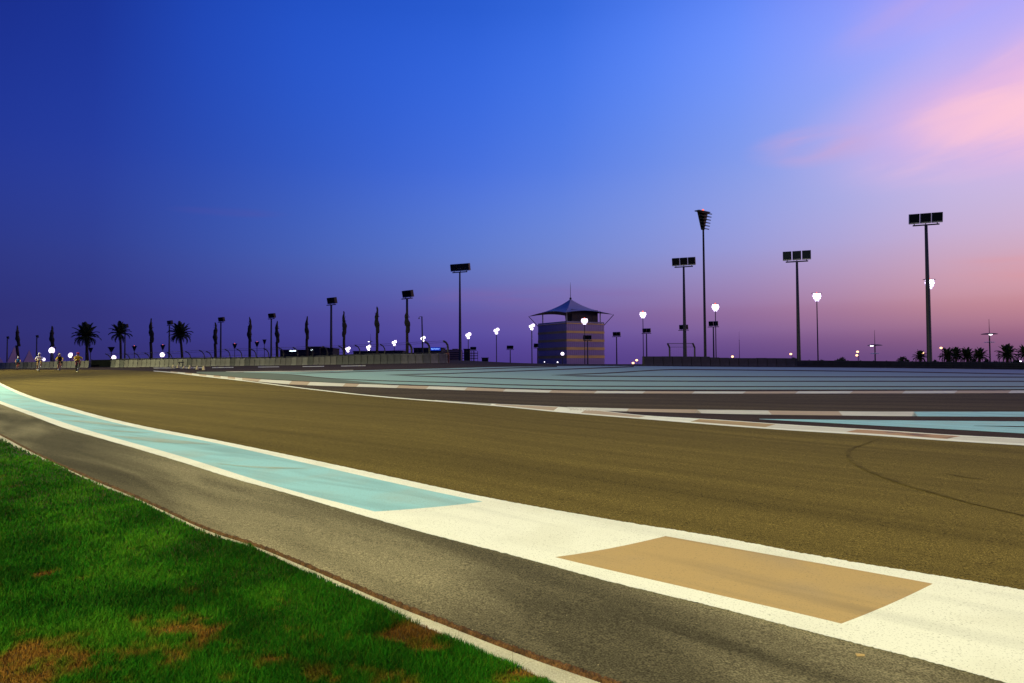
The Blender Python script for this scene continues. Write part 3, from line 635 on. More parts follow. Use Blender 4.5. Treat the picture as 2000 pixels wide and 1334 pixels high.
def build_grass(n=330000):
    # more blades near, thinning with distance; the lawn also runs on outside the frame
    px = rng.uniform(-260, 1180, n * 3); py = 1480 - (1480 - 800) * rng.random(n * 3) ** 0.85
    ok = py > G_GRASS(px) + 4.0 * (value_noise(px + 500, py * 0 + 7.3, 34.0, 21) - .5) + 3.0 * (value_noise(px + 500, py * 0 + 3.3, 9.0, 22) - .5) + rng.normal(0, 1.0, n * 3)
    px, py = px[ok][:n], py[ok][:n]; n = len(px)
    X, Y, Z = ground(px, py, 0.032); d = np.hypot(X, Y)
    dry = 0.40 * value_noise(X + 50, Y + 50, 0.50, 1) + 0.36 * value_noise(X + 50, Y + 50, 0.15, 2) + 0.24 * value_noise(X + 50, Y + 50, 0.05, 3)
    thr = np.full(n, 0.86)
    # bare, dried out ground close to the camera (x, y in metres on the lawn, radius, strength)
    bare = np.clip((4.2 - 0.34 * (X + .6) - Y + 0.5 * (value_noise(X + 9, Y + 9, 0.8, 5) - 0.5) * 2) / 1.1, 0, 1)
    thr -= 0.345 * bare
    for ax, ay, rx, ry, kk in [(845, 1240, 75, 12, .58), (745, 1264, 80, 14, .34), (835, 1284, 60, 13, .48), (85, 1134, 20, 6, .5), (150, 936, 30, 6, .35), (40, 878, 20, 5, .4), (400, 1050, 14, 4, .3), (560, 1300, 140, 22, .2), (1040, 1335, 40, 10, .4), (640, 1128, 16, 5, .25)]:
        gx, gy, _z = ground(ax, ay); ex = abs(ground(ax + rx, ay)[0] - gx); ey = abs(ground(ax, ay - ry)[1] - gy)
        thr -= kk * np.exp(-((X - gx) / ex) ** 2 - ((Y - gy) / ey) ** 2)
    dryness = np.clip((dry - thr) / 0.22 + 0.5, 0, 1)
    dryness = np.clip(dryness + rng.normal(0, 0.12, n), 0, 1)
    hgt = (0.026 + 0.020 * rng.random(n)) * (1 - 0.62 * dryness) * (0.75 + 0.6 * value_noise(X + 70, Y + 70, 0.35, 8))
    edge = np.clip((py - G_GRASS(px)) / 10, 0.6, 1); hgt *= edge
    wid = np.maximum(0.0030, d * 0.00075) * (0.7 + 0.6 * rng.random(n))
    yaw = rng.uniform(0, 2 * np.pi, n); lean = rng.uniform(0.15, 0.95, n) * hgt; la = rng.uniform(0, 2 * np.pi, n)
    wx, wy = np.cos(yaw) * wid / 2, np.sin(yaw) * wid / 2; lx, ly = np.cos(la) * lean, np.sin(la) * lean
    V = np.empty((n, 5, 3))
    V[:, 0] = np.stack([X - wx, Y - wy, Z - 0.006], 1); V[:, 1] = np.stack([X + wx, Y + wy, Z - 0.006], 1)
    V[:, 2] = np.stack([X + wx * .75 + lx * .35, Y + wy * .75 + ly * .35, Z + hgt * .6], 1)
    V[:, 3] = np.stack([X - wx * .75 + lx * .35, Y - wy * .75 + ly * .35, Z + hgt * .6], 1)
    V[:, 4] = np.stack([X + lx, Y + ly, Z + hgt], 1)
    me = bpy.data.meshes.new('grass')
    me.vertices.add(5 * n); me.vertices.foreach_set('co', V.ravel().astype(np.float32))
    base = (np.arange(n) * 5)[:, None]
    li = np.concatenate([base + np.array([[0, 1, 2, 3]]), base + np.array([[3, 2, 4]])], 1).ravel().astype(np.int32)
    me.loops.add(len(li)); me.loops.foreach_set('vertex_index', li)
    st = np.stack([np.arange(n) * 7, np.arange(n) * 7 + 4], 1).ravel().astype(np.int32)
    me.polygons.add(2 * n); me.polygons.foreach_set('loop_start', st)
    me.update(calc_edges=True)
    at_ = me.attributes.new('dry', 'FLOAT', 'POINT'); at_.data.foreach_set('value', np.repeat(dryness, 5).astype(np.float32))
    tone = np.clip(0.5 * value_noise(X + 20, Y + 20, 0.5, 11) + 0.25 * value_noise(X + 20, Y + 20, 0.12, 12) + 0.25 * rng.random(n), 0, 1)
    a2 = me.attributes.new('tone', 'FLOAT', 'POINT'); a2.data.foreach_set('value', np.repeat(tone, 5).astype(np.float32))
    m = bpy.data.materials.new('grass_blade'); m.use_nodes = True; nn = m.node_tree.nodes; ll = m.node_tree.links
    b = nn['Principled BSDF']; b.inputs['Roughness'].default_value = 0.7; b.inputs['Specular IOR Level'].default_value = 0.05
    A = nn.new('ShaderNodeAttribute'); A.attribute_name = 'dry'; B = nn.new('ShaderNodeAttribute'); B.attribute_name = 'tone'
    cr = nn.new('ShaderNodeValToRGB'); e = cr.color_ramp.elements
    e[0].position = 0.25; e[0].color = (0.004, 0.046, 0.001, 1); e[1].position = 0.8; e[1].color = (0.052, 0.194, 0.007, 1)
    q = e.new(0.55); q.color = (0.013, 0.114, 0.003, 1)
    c2 = nn.new('ShaderNodeValToRGB'); e = c2.color_ramp.elements
    e[0].position = 0.2; e[0].color = (0.10, 0.040, 0.007, 1); e[1].position = 0.8; e[1].color = (0.30, 0.135, 0.022, 1)
    ll.new(B.outputs['Fac'], cr.inputs[0]); ll.new(B.outputs['Fac'], c2.inputs[0])
    mx = nn.new('ShaderNodeMix'); mx.data_type = 'RGBA'; ll.new(A.outputs['Fac'], mx.inputs[0]); ll.new(cr.outputs[0], mx.inputs[6]); ll.new(c2.outputs[0], mx.inputs[7])
    ll.new(mx.outputs[2], b.inputs['Base Color'])
    me.materials.append(m)
    o = bpy.data.objects.new('grass', me); COL.objects.link(o)
    tag(o, 'short green lawn with dried brown patches beside the edging', 'grass', kind='stuff')
build_grass()

def pebbles():
    mb = MB()
    for i in range(260):
        if i < 200:
            px = random.uniform(200, 1900); k = random.random(); py = float(K_BOT(px) + (min(G_KTOP(px), 1420) - K_BOT(px)) * k)
        else:
            px = random.uniform(300, 1150); py = float(G_KTOP(px)) - random.uniform(-1, 3)
        if py > 1400: continue
        X, Y, Z = ground(px, py, 0.008); r = random.uniform(0.0015, 0.0045)
        mb.ball((float(X), float(Y), float(Z) + r * 0.4), r, 5, 4, 0, (1.2, 0.9, 0.6))
    tag(mb.build('pebbles', M['pebble']), 'tiny pale stones scattered over the rough verge', 'gravel', kind='stuff')
pebbles()
X, Y, Z = ground(1680, 1280, 0.012)
mb = MB(); mb.add([(-.035, -.012, 0), (.03, -.018, 0.002), (.045, .004, 0.008), (.01, .03, 0.003), (-.03, .02, 0.009), (-.035, -.012, -.003), (.03, -.018, -.001), (.045, .004, 0.005), (.01, .03, 0.0), (-.03, .02, 0.006)],
       [(0, 1, 2, 3, 4), (9, 8, 7, 6, 5), (0, 5, 6, 1), (1, 6, 7, 2), (2, 7, 8, 3), (3, 8, 9, 4), (4, 9, 5, 0)])
o = mb.build('paint_flake', M['brown']); o.scale = (.62,) * 3; o.location = (float(X), float(Y), float(Z)); tag(o, 'small tan paint flake lying on the grey verge', 'flake')

# ------------------------------------------------------------------ barriers
def wall_along(root, name, basef, topf, x0, x1, widths, mats, thick, skip=(), gap=0.35, extra=0.0):
    x = x0; i = 0; cache = {}
    while x < x1:
        wpx = widths(x); xe = min(x + wpx, x1)
        mid = (x + xe) / 2
        if not any(a < mid < b for a, b in skip):
            A = ground(x + gap, float(basef(x))); B = ground(xe - gap, float(basef(xe)))
            A = Vector([float(v) for v in A]); B = Vector([float(v) for v in B])
            hgt = 0.5 * ((at(x, float(topf(x)), A.y).z - A.z) + (at(xe, float(topf(xe)), B.y).z - B.z))
            hgt *= 1 + random.uniform(-0.015, 0.015)
            d = B - A; ln = math.hypot(d.x, d.y)
            mb = MB(); t = thick; c = 0.05                                   # unit length, bevelled top, splayed foot
            prof = [(t * .5, -.25), (t * .5, 0), (t * .36, .25), (t * .30, 1 - c), (t * .30 - c, 1.0), (-(t * .30 - c), 1.0), (-t * .30, 1 - c), (-t * .36, .25), (-t * .5, 0), (-t * .5, -.25)]
            V = []; n = len(prof)
            for sx in (0, 1):
                for (py_, pz) in prof: V.append((sx * ln, -py_, pz * hgt if pz > 0 else pz))
            Fc = [(k, (k + 1) % n, n + (k + 1) % n, n + k) for k in range(n)] + [tuple(range(n))[::-1], tuple(range(n, 2 * n))]
            mb.add(V, Fc)
            o = mb.build(name, mats[0] if len(mats) == 1 else (random.choice(mats) if x < 560 + random.uniform(-60, 60) else random.choice(mats[-2:])), root)  # towards the right only the two darkest tones, imitating weaker floodlight
            o.location = A; o.rotation_euler = (0, 0, math.atan2(d.y, d.x))
        x = xe; i += 1
W_TOP = curve([(-300, 712), (0, 708.6), (100, 706), (178, 704.2), (219, 703.4), (330, 701.6), (450, 700.4), (530, 699.6), (600, 697.8), (700, 693.6), (800, 691.4), (870, 690.6)], 40)
wl = empty('concrete_wall', (0, 0, 0)); tag(wl, 'long pale concrete barrier wall of upright blocks along the far left of the track', 'barrier wall')
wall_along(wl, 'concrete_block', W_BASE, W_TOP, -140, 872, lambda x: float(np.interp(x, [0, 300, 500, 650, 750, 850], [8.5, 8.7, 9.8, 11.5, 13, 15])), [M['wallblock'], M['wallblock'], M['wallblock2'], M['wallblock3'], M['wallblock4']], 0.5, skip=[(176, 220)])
A = Vector([float(v) for v in ground(874, 708.8)]); mb = MB(); hh = at(874, 689, A.y).z - A.z
mb.box((0, 0, hh / 2 - .1), (0.42, 0.7, hh + .2)); o = mb.build('end_post', M['redpaint'], wl); o.location = A
# black panel filling the opening in the wall
A = Vector([float(v) for v in ground(178.5, 717.5)]); B = Vector([float(v) for v in ground(218.5, 717.4)]); d = B - A; ln = d.length
bp = empty('black_panel', A, math.atan2(d.y, d.x)); tag(bp, 'plain black panel filling the gap in the pale concrete wall', 'panel')
hh = at(198, 702.2, A.y).z - A.z
mb = MB(); mb.box((ln / 2, 0, hh / 2), (ln, .10, hh - .1)); mb.build('sheet', M['black_board'], bp)
for q in (0.06, ln - 0.06):
    mb = MB(); mb.box((q, 0, hh / 2 - .1), (.1, .14, hh + .25)); mb.build('post', M['dark_metal'], bp)

# dark wall right of the tower
RT = curve([(1252, 696.8), (1270, 696.2), (1385, 696.4), (1392, 698.8), (1555, 699.6)], 4)
dw = empty('dark_wall', (0, 0, 0)); tag(dw, 'dark panelled barrier wall between the striped tower and the steel guard rail', 'barrier wall')
wall_along(dw, 'wall_panel', lambda x: R_BASE(x) + 0.2, RT, 1256, 1556, lambda x: 18.5, [M['darkblock']], 0.6, gap=0.5)

# guard rail at the right: posts and three W beams
gr = empty('guard_rail', (0, 0, 0)); tag(gr, 'dark steel guard rail with three beams along the far right run-off', 'guard rail')
GT = curve([(1555, 704), (1700, 705.2), (2000, 708.6), (2350, 713)], 20)
q = np.linspace(1556, 2300, 60); GX, GY, GZ = ground(q, R_BASE(q) - 0.1)
hg = [at(a, float(GT(a)), float(b)).z - float(c) for a, b, c in zip(q, GY, GZ)]
for lev in (0.2, 0.55, 0.88):
    mb = MB(); V = []; prof = [(-.17, 0), (-.10, -.07), (-.04, -.01), (.04, -.01), (.10, -.07), (.17, 0), (.17, .03), (.10, -.04), (.04, .02), (-.04, .02), (-.10, -.04), (-.17, .03)]
    for i in range(len(q)):
        for (pz, py_) in prof: V.append((GX[i], GY[i] + py_, GZ[i] + hg[i] * lev + pz * .9))
    n = len(prof)
    mb.add(V, [(i * n + k, i * n + (k + 1) % n, (i + 1) * n + (k + 1) % n, (i + 1) * n + k) for i in range(len(q) - 1) for k in range(n)])
    mb.build('beam', M['darkblock'], gr)
mb = MB(); mb.box((0, 0, .5), (.12, .14, 1.3)); pm = mb.mesh('post', M['darkblock'])
for i in range(0, len(q), 2): link('post', pm, gr, (GX[i], GY[i] + .11, GZ[i]))
# a low dark kerb of earth behind the rail closes the view under the beams
mb = MB(); V = []
for i in range(len(q)): V += [(GX[i], GY[i] + .5, GZ[i] - .3), (GX[i], GY[i] + .5, GZ[i] + hg[i] * .9), (GX[i], GY[i] + 2.2, GZ[i] + hg[i] * .9), (GX[i], GY[i] + 3.5, GZ[i] - .3)]
mb.add(V, [(4 * i + k, 4 * i + k + 1, 4 * i + 5 + k, 4 * i + 4 + k) for i in range(len(q) - 1) for k in range(3)])
tag(mb.build('earth_bank', M['earth']), 'low earth bank behind the guard rail', kind='structure')

# catch fence behind the pale wall: posts bent over the track at the top, cables between
cf = empty('catch_fence', (0, 0, 0)); tag(cf, 'catch fence of bent steel posts and thin cables above the pale concrete wall', 'fence')
fp = [(216, 691), (253, 690), (272, 689.5), (292, 689), (336, 688), (372, 686), (399, 684), (413, 686), (449, 682), (472, 681.5), (500, 681.5), (525, 680.5), (554, 679), (582, 678.5), (611, 677), (640, 676.5), (671, 675.5), (703, 674), (752, 672.5), (804, 669.5), (839, 667.5), (875, 666)]
tops = []
for a, b in fp:
    A = Vector([float(v) for v in ground(a, float(W_BASE(a)))]); A.y += 0.8; A.x *= A.y / (A.y - .8); A.z = hz(A.x, A.y)
    h = at(a, b, A.y).z - A.z
    th = 0.055 if a < 520 else 0.065
    mb = MB(); mb.tube([(0, 0, -.3), (0, 0, h - .75), (-.05, -.06, h - .45), (-.2, -.2, h - .18), (-.48, -.42, h)], th if a < 800 else 0.12, 8)
    o = mb.build('post', M['dark_metal'], cf); o.location = A; tops.append((A, h))
for off in ((-.48, -.42, 0), (-.2, -.2, -.18), (0, -.02, -.75), (0, 0, -1.25)):
    mb = MB()
    for (A, h), (B, k) in zip(tops[:-1], tops[1:]):
        mb.tube([A + Vector((off[0], off[1], h + off[2])), B + Vector((off[0], off[1], k + off[2]))], 0.014, 4)
    mb.build('cable', M['dark_metal'], cf)
mb = MB()
for (A, h), (B, k) in zip(tops[:-1], tops[1:]):
    n = max(2, int((B - A).length / 0.7))
    for i in range(1, n):
        P = A.lerp(B, i / n); hh = h + (k - h) * i / n
        mb.tube([P + Vector((0, 0, .4)), P + Vector((0, 0, hh - .75))], 0.008, 3, cap=False)
tag(mb.build('wire_mesh', M['dark_metal'], cf), kind='stuff')
mb = MB()
for (A, h), (B, k) in zip(tops[:-1], tops[1:]):
    hA = at(0, 0, 1).z * 0 + (at(CX + (A.x / A.y) * F, float(W_TOP(np.clip(CX + F * A.x / A.y, 0, 900))) - 2.6, A.y).z); hB = at(CX + (B.x / B.y) * F, float(W_TOP(np.clip(CX + F * B.x / B.y, 0, 900))) - 2.6, B.y).z
    mb.add([A * 1 + Vector((0, .1, 0)), B * 1 + Vector((0, .1, 0)), Vector((B.x, B.y + .1, hB)), Vector((A.x, A.y + .1, hA)), A + Vector((0, .2, 0)), B + Vector((0, .2, 0)), Vector((B.x, B.y + .2, hB)), Vector((A.x, A.y + .2, hA))],
           [(0, 1, 2, 3), (4, 7, 6, 5), (3, 2, 6, 7)])
mb.build('bank_strip', M['darkblock'], cf)  # dark strip standing in for the ground bank behind the wall
# short fence section above the dark wall
A0 = at(1308, 697, 119); A1 = at(1357, 697, 119)
fs = empty('fence_section', (A0.x, A0.y, hz(A0.x, A0.y))); tag(fs, 'short fence section with two bent posts above the dark wall behind a tall mast', 'fence')
zt = at(1308, 671, 119).z - hz(A0.x, A0.y); dxx = A1.x - A0.x
for o_ in (0, dxx):
    mb = MB(); mb.tube([(o_, 0, -.2), (o_, 0, zt - .75), (o_ - .05, -.05, zt - .6), (o_ - .4, -.35, zt)], 0.15, 8); mb.build('post', M['galv'], fs)
for off, zz in (((-.4, -.35), zt), ((-.05, 0), zt - .62)):
    mb = MB(); mb.tube([(off[0], off[1], zz), (dxx + off[0], off[1], zz)], 0.05 if zz == zt else 0.03, 6); mb.build('rail', M['galv'], fs)
mb = MB(); 
for i in range(1, 5): mb.tube([(-.05 - .35 * i / 5, -.35 * i / 5, zt - .62 + .62 * i / 5), (dxx - .05 - .35 * i / 5, -.35 * i / 5, zt - .62 + .62 * i / 5)], 0.008, 3)
for i in range(1, 14): mb.tube([(dxx * i / 14, 0, 0), (dxx * i / 14 - .05, -.03, zt - .62)], 0.006, 3)
tag(mb.build('wire_mesh', M['galv'], fs), kind='stuff')

# ------------------------------------------------------------------ floodlight masts
def box_meshes():
    h = MB(); # housing: open front frame and body; front towards -Y
    w_, hh, dd = 1.62, 1.78, 0.75
    t = .07
    h.box((0, dd / 2 + .05, 0), (w_, dd - .1, hh))
    for sx in (-1, 1): h.box((sx * (w_ / 2 - t / 2), -.06, 0), (t, .22, hh))
    for sz in (-1, 1): h.box((0, -.06, sz * (hh / 2 - t / 2)), (w_ - 2 * t - .004, .22, t))
    hm = h.mesh('lamp_box', M['box'])
    g = MB(); g.box((0, -.03, .06), (w_ - 2 * t - .01, .04, hh - 2 * t - .16)); gm = g.mesh('lamp_glass', M['glass'])
    l_ = MB(); l_.box((0, -.20, -hh / 2 + .14), (w_ - .1, .06, .20)); lm = l_.mesh('front_lip', M['lip'])
    b_ = MB(); b_.box((0, .1, -hh / 2 - .2), (.14, .14, .42)); bm_ = b_.mesh('bracket', M['dark_metal'])
    return hm, gm, lm, bm_
BOX = box_meshes()
_polecache = {}
def mast_a(px, top, D, yaw, label, group, rough=False, head=1.0, tilt=12, boxes=3, base_r=0.40, top_r=0.22, loc=None, height=None):
    """tall pole with a cross bar carrying three big square lamp boxes"""
    if loc is None:
        T = at(px, top, D)
        # the pole leans nowhere: base straight below its top
        loc = Vector((T.x, T.y, hz(T.x, T.y))); height = T.z - loc.z
    r = empty('floodlight_mast', loc, yaw); tag(r, label, 'floodlight', group)
    hp = height - 2.15 * head
    mb = MB(); mb.tube([(0, 0, -.3), (0, 0, .02), (0, 0, hp * .5), (0, 0, hp)], [base_r, base_r, (base_r + top_r) / 2, top_r], 14); mb.build('pole', M['galv'], r, True)
    sp = 1.80 * head
    mb = MB(); mb.tube([(-sp * 1.16, 0, hp), (sp * 1.16, 0, hp)], .13 * head, 8); mb.build('cross_bar', M['dark_metal'], r)
    for i in range(boxes):
        o = link('lamp_box', BOX[0], r, ((i - (boxes - 1) / 2) * sp, 0, hp + (1.20) * head), (R(tilt), 0, 0), (head,) * 3)
        link('lamp_glass', BOX[1], o); link('front_lip', BOX[2], o); link('bracket', BOX[3], o)
    return r, hp

GA = 'dark square-box floodlight masts'
yr = R(-22)
mast_a(1808, 416, 125, yr, 'tallest three-box floodlight mast, at the far right, a lit lamp showing behind its pole', GA, base_r=.44, top_r=.25)
mast_a(1556, 490, 140, yr, 'dark three-box floodlight mast standing between the slim louvred mast and the far right mast', GA)
mast_a(1335, 503, 161, yr, 'dark three-box floodlight mast rising beside the slim louvred mast, above the dark wall', GA, base_r=.48)
mast_a(898, 515, 202, R(-24), 'dark three-box floodlight mast left of the striped tower, beside the end of the pale wall', GA, head=1.15, base_r=.50)
mast_a(795, 567, 258, R(-40), 'dark floodlight mast rising through a tied palm right of the fence', GA, head=1.42, boxes=2, base_r=.6, top_r=.4)
mast_a(647, 581, 287, R(-38), 'grey floodlight mast between two tied palms, tallest of those over the pale wall', GA, head=1.42, boxes=2, base_r=.6, top_r=.4)
mast_a(530, 612, 387, R(-34), 'floodlight mast whose head touches the top of a tied palm on its right', GA, head=1.42, boxes=2, base_r=.6, top_r=.4)
mast_a(431.5, 619.5, 419, R(-34), 'floodlight mast whose head touches the top of a tied palm on its left', GA, head=1.42, boxes=2, base_r=.6, top_r=.4)
mast_a(331, 626, 445, R(-36), 'floodlight mast standing just left of the round-crowned palm', GA, head=1.42, boxes=2, base_r=.6, top_r=.4)
mast_a(244.5, 633, 488, R(-34), 'floodlight mast half covered by the lopsided palm crown', GA, head=1.42, boxes=2, base_r=.6, top_r=.4)
mast_a(168.5, 650.5, 647, R(-44), 'small floodlight mast in front of the broadest palm crown', GA, head=1.42, boxes=2, base_r=.7, top_r=.5)
mast_a(72, 654.5, 685, R(-44), 'small floodlight mast above the white-jerseyed cyclist', GA, head=1.42, boxes=2, base_r=.7, top_r=.5)
mast_a(14.5, 657, 700, R(-44), 'leftmost small floodlight mast, over the pink tents', GA, head=1.42, boxes=2, base_r=.7, top_r=.5)
GB = 'distant floodlight masts with dark heads'
for px, top, D, lab in [(1204, 648.5, 480, 'small dark floodlight mast alone in the gap right of the striped tower'),
                        (1262.5, 641.5, 450, 'small dark floodlight mast close beside the lit lamp at the dark wall end'),
                        (1335, 634.5, 420, 'small dark floodlight head seen behind the pole of a tall three-box mast'),
                        (1393, 627.5, 400, 'small dark floodlight mast just below a lit lamp right of the slim louvred mast'),
                        (1147.5, 655, 440, 'small dark floodlight mast in front of the right face of the striped tower'),
                        (1098, 664, 520, 'faint dark floodlight mast in front of the left face of the striped tower'),
                        (1050, 671, 500, 'small dark floodlight mast at the left edge of the striped tower'),
                        (996.5, 675, 560, 'small dark floodlight mast between two lit lamps left of the striped tower'),
                        (924.5, 677.5, 620, 'small dark floodlight mast beside the lit lamp right of the wall end')]:
    mast_a(px, top, D, R(-25 if px > 1150 else 20), lab, GB, base_r=.5, top_r=.34, head=1.5, boxes=2)

# off the frame, on this side of the circuit: the lit masts that light the track
def lit_track_mast(loc, aim, power, size, place, blend=0.9):
    r, hp = mast_a(0, 0, 0, math.atan2(aim[1] - loc[1], aim[0] - loc[0]) + math.pi / 2, 'lit floodlight mast outside the picture on the left, ' + place, 'lit floodlight masts of the near track', loc=Vector(loc), height=24.0, tilt=38)
    for ch in r.children:
        if ch.name.startswith('lamp_box'):
            for g in ch.children:
                if g.name.startswith('lamp_glass'):
                    g.data = g.data.copy(); g.data.materials.clear(); g.data.materials.append(M['lamp'])
    ld = bpy.data.lights.new('flood_lamp', 'SPOT'); ld.energy = power * FLOOD_POWER; ld.color = (1.0, 0.965, 0.46); ld.spot_size = size; ld.spot_blend = blend; ld.shadow_soft_size = 0.8
    lo = bpy.data.objects.new('flood_lamp', ld); COL.objects.link(lo)
    h = Vector((loc[0], loc[1], loc[2] + hp + 1.2)); dv = (Vector(aim) - h).normalized()
    hd = Vector((dv.x, dv.y, 0)).normalized()
    lo.location = h + hd * 1.3; lo.rotation_euler = dv.to_track_quat('-Z', 'Y').to_euler()
LIT = [((-13, -16, 0), (8, 22, 0.4), 52000, R(92), 'behind the viewpoint'), ((-46, 30, .45), (-9, 43, .9), 60000, R(98), 'level with the teal strip'), ((-84, 61, .86), (-45, 66, 1.3), 100000, R(124), 'beyond the cyclists')]
for a in LIT: lit_track_mast(*a)

def mast_b(px, top, D, label, group, lit, yaw=0.0, rows=5, beacon=True, wide=3.0, tall=3.4, slim=0.16, base=.26):
    """pole with a funnel of lamp rows, widest on top, under a flat bar with a red beacon"""
    T = at(px, top, D); loc = Vector((T.x, T.y, hz(T.x, T.y))); height = T.z - loc.z
    r = empty('louvred_mast' if not lit else 'lit_floodlight', loc, yaw); tag(r, label, 'floodlight', group)
    mb = MB(); mb.tube([(0, 0, -.3), (0, 0, 0), (0, 0, height - tall * .2)], [base, base, slim], 10); mb.build('pole', M['dark_metal'], r, True)
    mb = MB(); mb.box((0, .1, height - .12), (wide * 1.12, 1.0, .16)); mb.build('top_bar', M['dark_metal'], r)
    if beacon:
        mb = MB(); mb.ball((0, 0, height + .12), .22 if D < 300 else .42, 8, 6); mb.build('beacon', M['red_lamp'], r)
    if not lit:
        mb = MB(); w0, w1, z0, z1 = wide * .5, wide * .13, height - .2, height - tall
        mb.add([(-w0, .02, z0), (w0, .02, z0), (w1, .02, z1), (-w1, .02, z1), (-w0, .2, z0), (w0, .2, z0), (w1, .2, z1), (-w1, .2, z1)], [(0, 3, 2, 1), (4, 5, 6, 7), (0, 1, 5, 4), (1, 2, 6, 5), (2, 3, 7, 6), (3, 0, 4, 7)])
        mb.build('funnel_frame', M['box'], r)
    for i in range(rows):
        k = i / (rows - 1) if rows > 1 else 0
        z = height - .45 - (tall - .6) * k * (.86 if lit else 1); wd = wide * ((.90, 1.0, .82, .46)[i] if lit else 1 - .62 * k)
        mb = MB(); mb.box((0, .12, z + .12), (wd, .10, .09))
        if not lit:
            mb.box((0, -.45, z), (wd, .9, .16), Matrix.Rotation(R(16), 3, 'X'))
        mb.build('louvre' if not lit else 'lamp_row', M['box'], r)
        if lit:
            n = max(2, int(round(wd / .62)))
            for j in range(n):
                xx = (j - (n - 1) / 2) * wd / n
                mb = MB(); mb.tube([(xx, .05, z), (xx, -.18, z - .03)], [.12, wd / n * .4], 10); mb.ball((xx, -.17, z - .03), wd / n * .47, 10, 6, 0, (1, .35, 1))
                lo_ = mb.build('lamp', M['lamp'], r)
                mb = MB(); mb.tube([(xx, .04, z), (xx, -.10, z - .02)], [.2, wd / n * .86], 12); mb.build('halo_bowl', M['fringe'], lo_)  # glowing bowl wider than the lamp, painted halo
    return r
mast_b(1373, 412, 128, 'tall slim mast with a dark funnel of louvres and red light on top', 'louvred masts', False, R(38), 6, wide=3.0, tall=3.5, slim=.16, base=.27)
for px, top, D, lab in [(1141.5, 622, 400, 'lit floodlight with red beacon before the right face of the striped tower'), (1595, 572, 262, 'lit floodlight alone between the second and third three-box masts from the right'), (1397, 594, 310, 'lit floodlight just right of the slim louvred mast'), (1255.5, 609, 350, 'lit floodlight at the left end of the dark wall'), (1815, 545, 222, 'lit floodlight glowing on both sides of the far right mast pole')]:
    mast_b(px, top, D, lab, 'lit floodlights at the right', True, R(8), 4, wide=3.3 if D != 400 else 3.7, tall=3.2 if D != 400 else 3.6)
def lit_far(px, top, D, lab, grp, size=1.0, base_px=None):
    """far lit mast: an upper pair of lamps, the right one higher, and a third below"""
    T = at(px, top, D); loc = Vector((T.x, T.y, hz(T.x, T.y))); h = T.z - loc.z; u = D / F * size
    r = empty('lit_floodlight', loc); tag(r, lab, 'floodlight', grp)
    mb = MB(); mb.tube([(0, 0, -.3), (0, 0, 0), (0, 0, h - 3 * u)], [.36, .36, .28], 8); mb.build('pole', M['galv'], r, True)
    mb = MB(); mb.tube([(-3.4 * u, .3, h - 3.4 * u), (3.4 * u, .3, h - 1 * u)], .2, 6); mb.tube([(0, .3, h - 7 * u), (0, .3, h - 2 * u)], .2, 6); mb.build('cross_bar', M['dark_metal'], r)
    for lx, lz, rr in ((-2.3, -3.8, 2.6), (2.6, -1.6, 2.8), (0.2, -8.6, 2.5)):
        mb = MB(); mb.tube([(lx * u, .25, h + lz * u), (lx * u, -.2, h + lz * u)], [.3 * rr * u, rr * u], 12); mb.ball((lx * u, -.2, h + lz * u), rr * u * .82, 12, 8, 0, (1, .45, 1.0))
        lo_ = mb.build('lamp', M['lamp'], r)
        mb = MB(); mb.tube([(lx * u, .3, h + lz * u), (lx * u, -.05, h + lz * u)], [.3 * rr * u, rr * u * 1.35], 12); mb.build('halo_bowl', M['fringe'], lo_)  # violet bowl imitates the halo of each lamp
GC = 'far lit floodlights in the middle'
for px, top, D, lab in [(1038.5, 634, 430, 'lit floodlight just left of the striped tower'), (969.5, 642, 520, 'lit floodlight on a thin pole midway between the tower and the tall mast at left'), (914.5, 651, 600, 'lit floodlight just right of the tall mast by the wall end'), (826, 658, 640, 'lit floodlight in front of the slim camera pole'), (770, 666, 700, 'lit floodlight behind the fence, between a tied palm and a mast'), (720, 675, 760, 'lit floodlight behind the fence left of the tallest tied palm'), (679.5, 678.5, 800, 'lit floodlight low behind the fence beside a tied palm trunk')]:
    lit_far(px, top, D, lab, GC, 0.98 if px > 900 else 0.85)
GL = 'far lit floodlights at the left'
def lit_blob(px, py, D, rpx, lab, grp, top_off=0):
    T = at(px, py, D); loc = Vector((T.x, T.y, hz(T.x, T.y))); h = T.z - loc.z; u = D / F
    r = empty('lit_floodlight', loc); tag(r, lab, 'floodlight', grp)
    mb = MB(); mb.tube([(0, 0, -.3), (0, 0, 0), (0, 0, h)], [.34, .34, .26], 8); mb.build('pole', M['galv'], r, True)
    mb = MB(); mb.box((0, .3, h + rpx * u * 1.02), (rpx * u * 1.7, .6, .3)); mb.build('hood', M['dark_metal'], r)
    mb = MB(); mb.tube([(0, .3, h), (0, -.2, h)], [.3 * rpx * u, rpx * u], 14); mb.ball((0, -.2, h), rpx * u * .8, 14, 10, 0, (1, .45, 1)); lo_ = mb.build('lamp', M['lamp'], r)
    mb = MB(); mb.tube([(0, .3, h), (0, -.05, h)], [.3 * rpx * u, rpx * u * 1.3], 14); mb.build('halo_bowl', M['fringe'], lo_)  # wider glowing bowl drawn as the lamp's halo
for px, py, D, rp, lab in [(101.5, 684.5, 142, 4.9, 'big round lit floodlight in front of a tied palm, above the cyclists'), (138, 694, 560, 4.2, 'lit floodlight just left of the yellow-jerseyed cyclist'), (222.5, 698.5, 600, 3.9, 'lit floodlight over the right end of the black wall panel'), (317, 693, 600, 4.0, 'lit floodlight over the wall beside the round-crowned palm'), (85.5, 702, 640, 2.8, 'small lit floodlight at the elbow of the white-jerseyed cyclist')]:
    lit_blob(px, py, D, rp, lab, GL)
lit_blob(1098.5, 691, 440, 2.8, 'small white lit lamp low before the left face of the striped tower', 'small lamps by the tower')
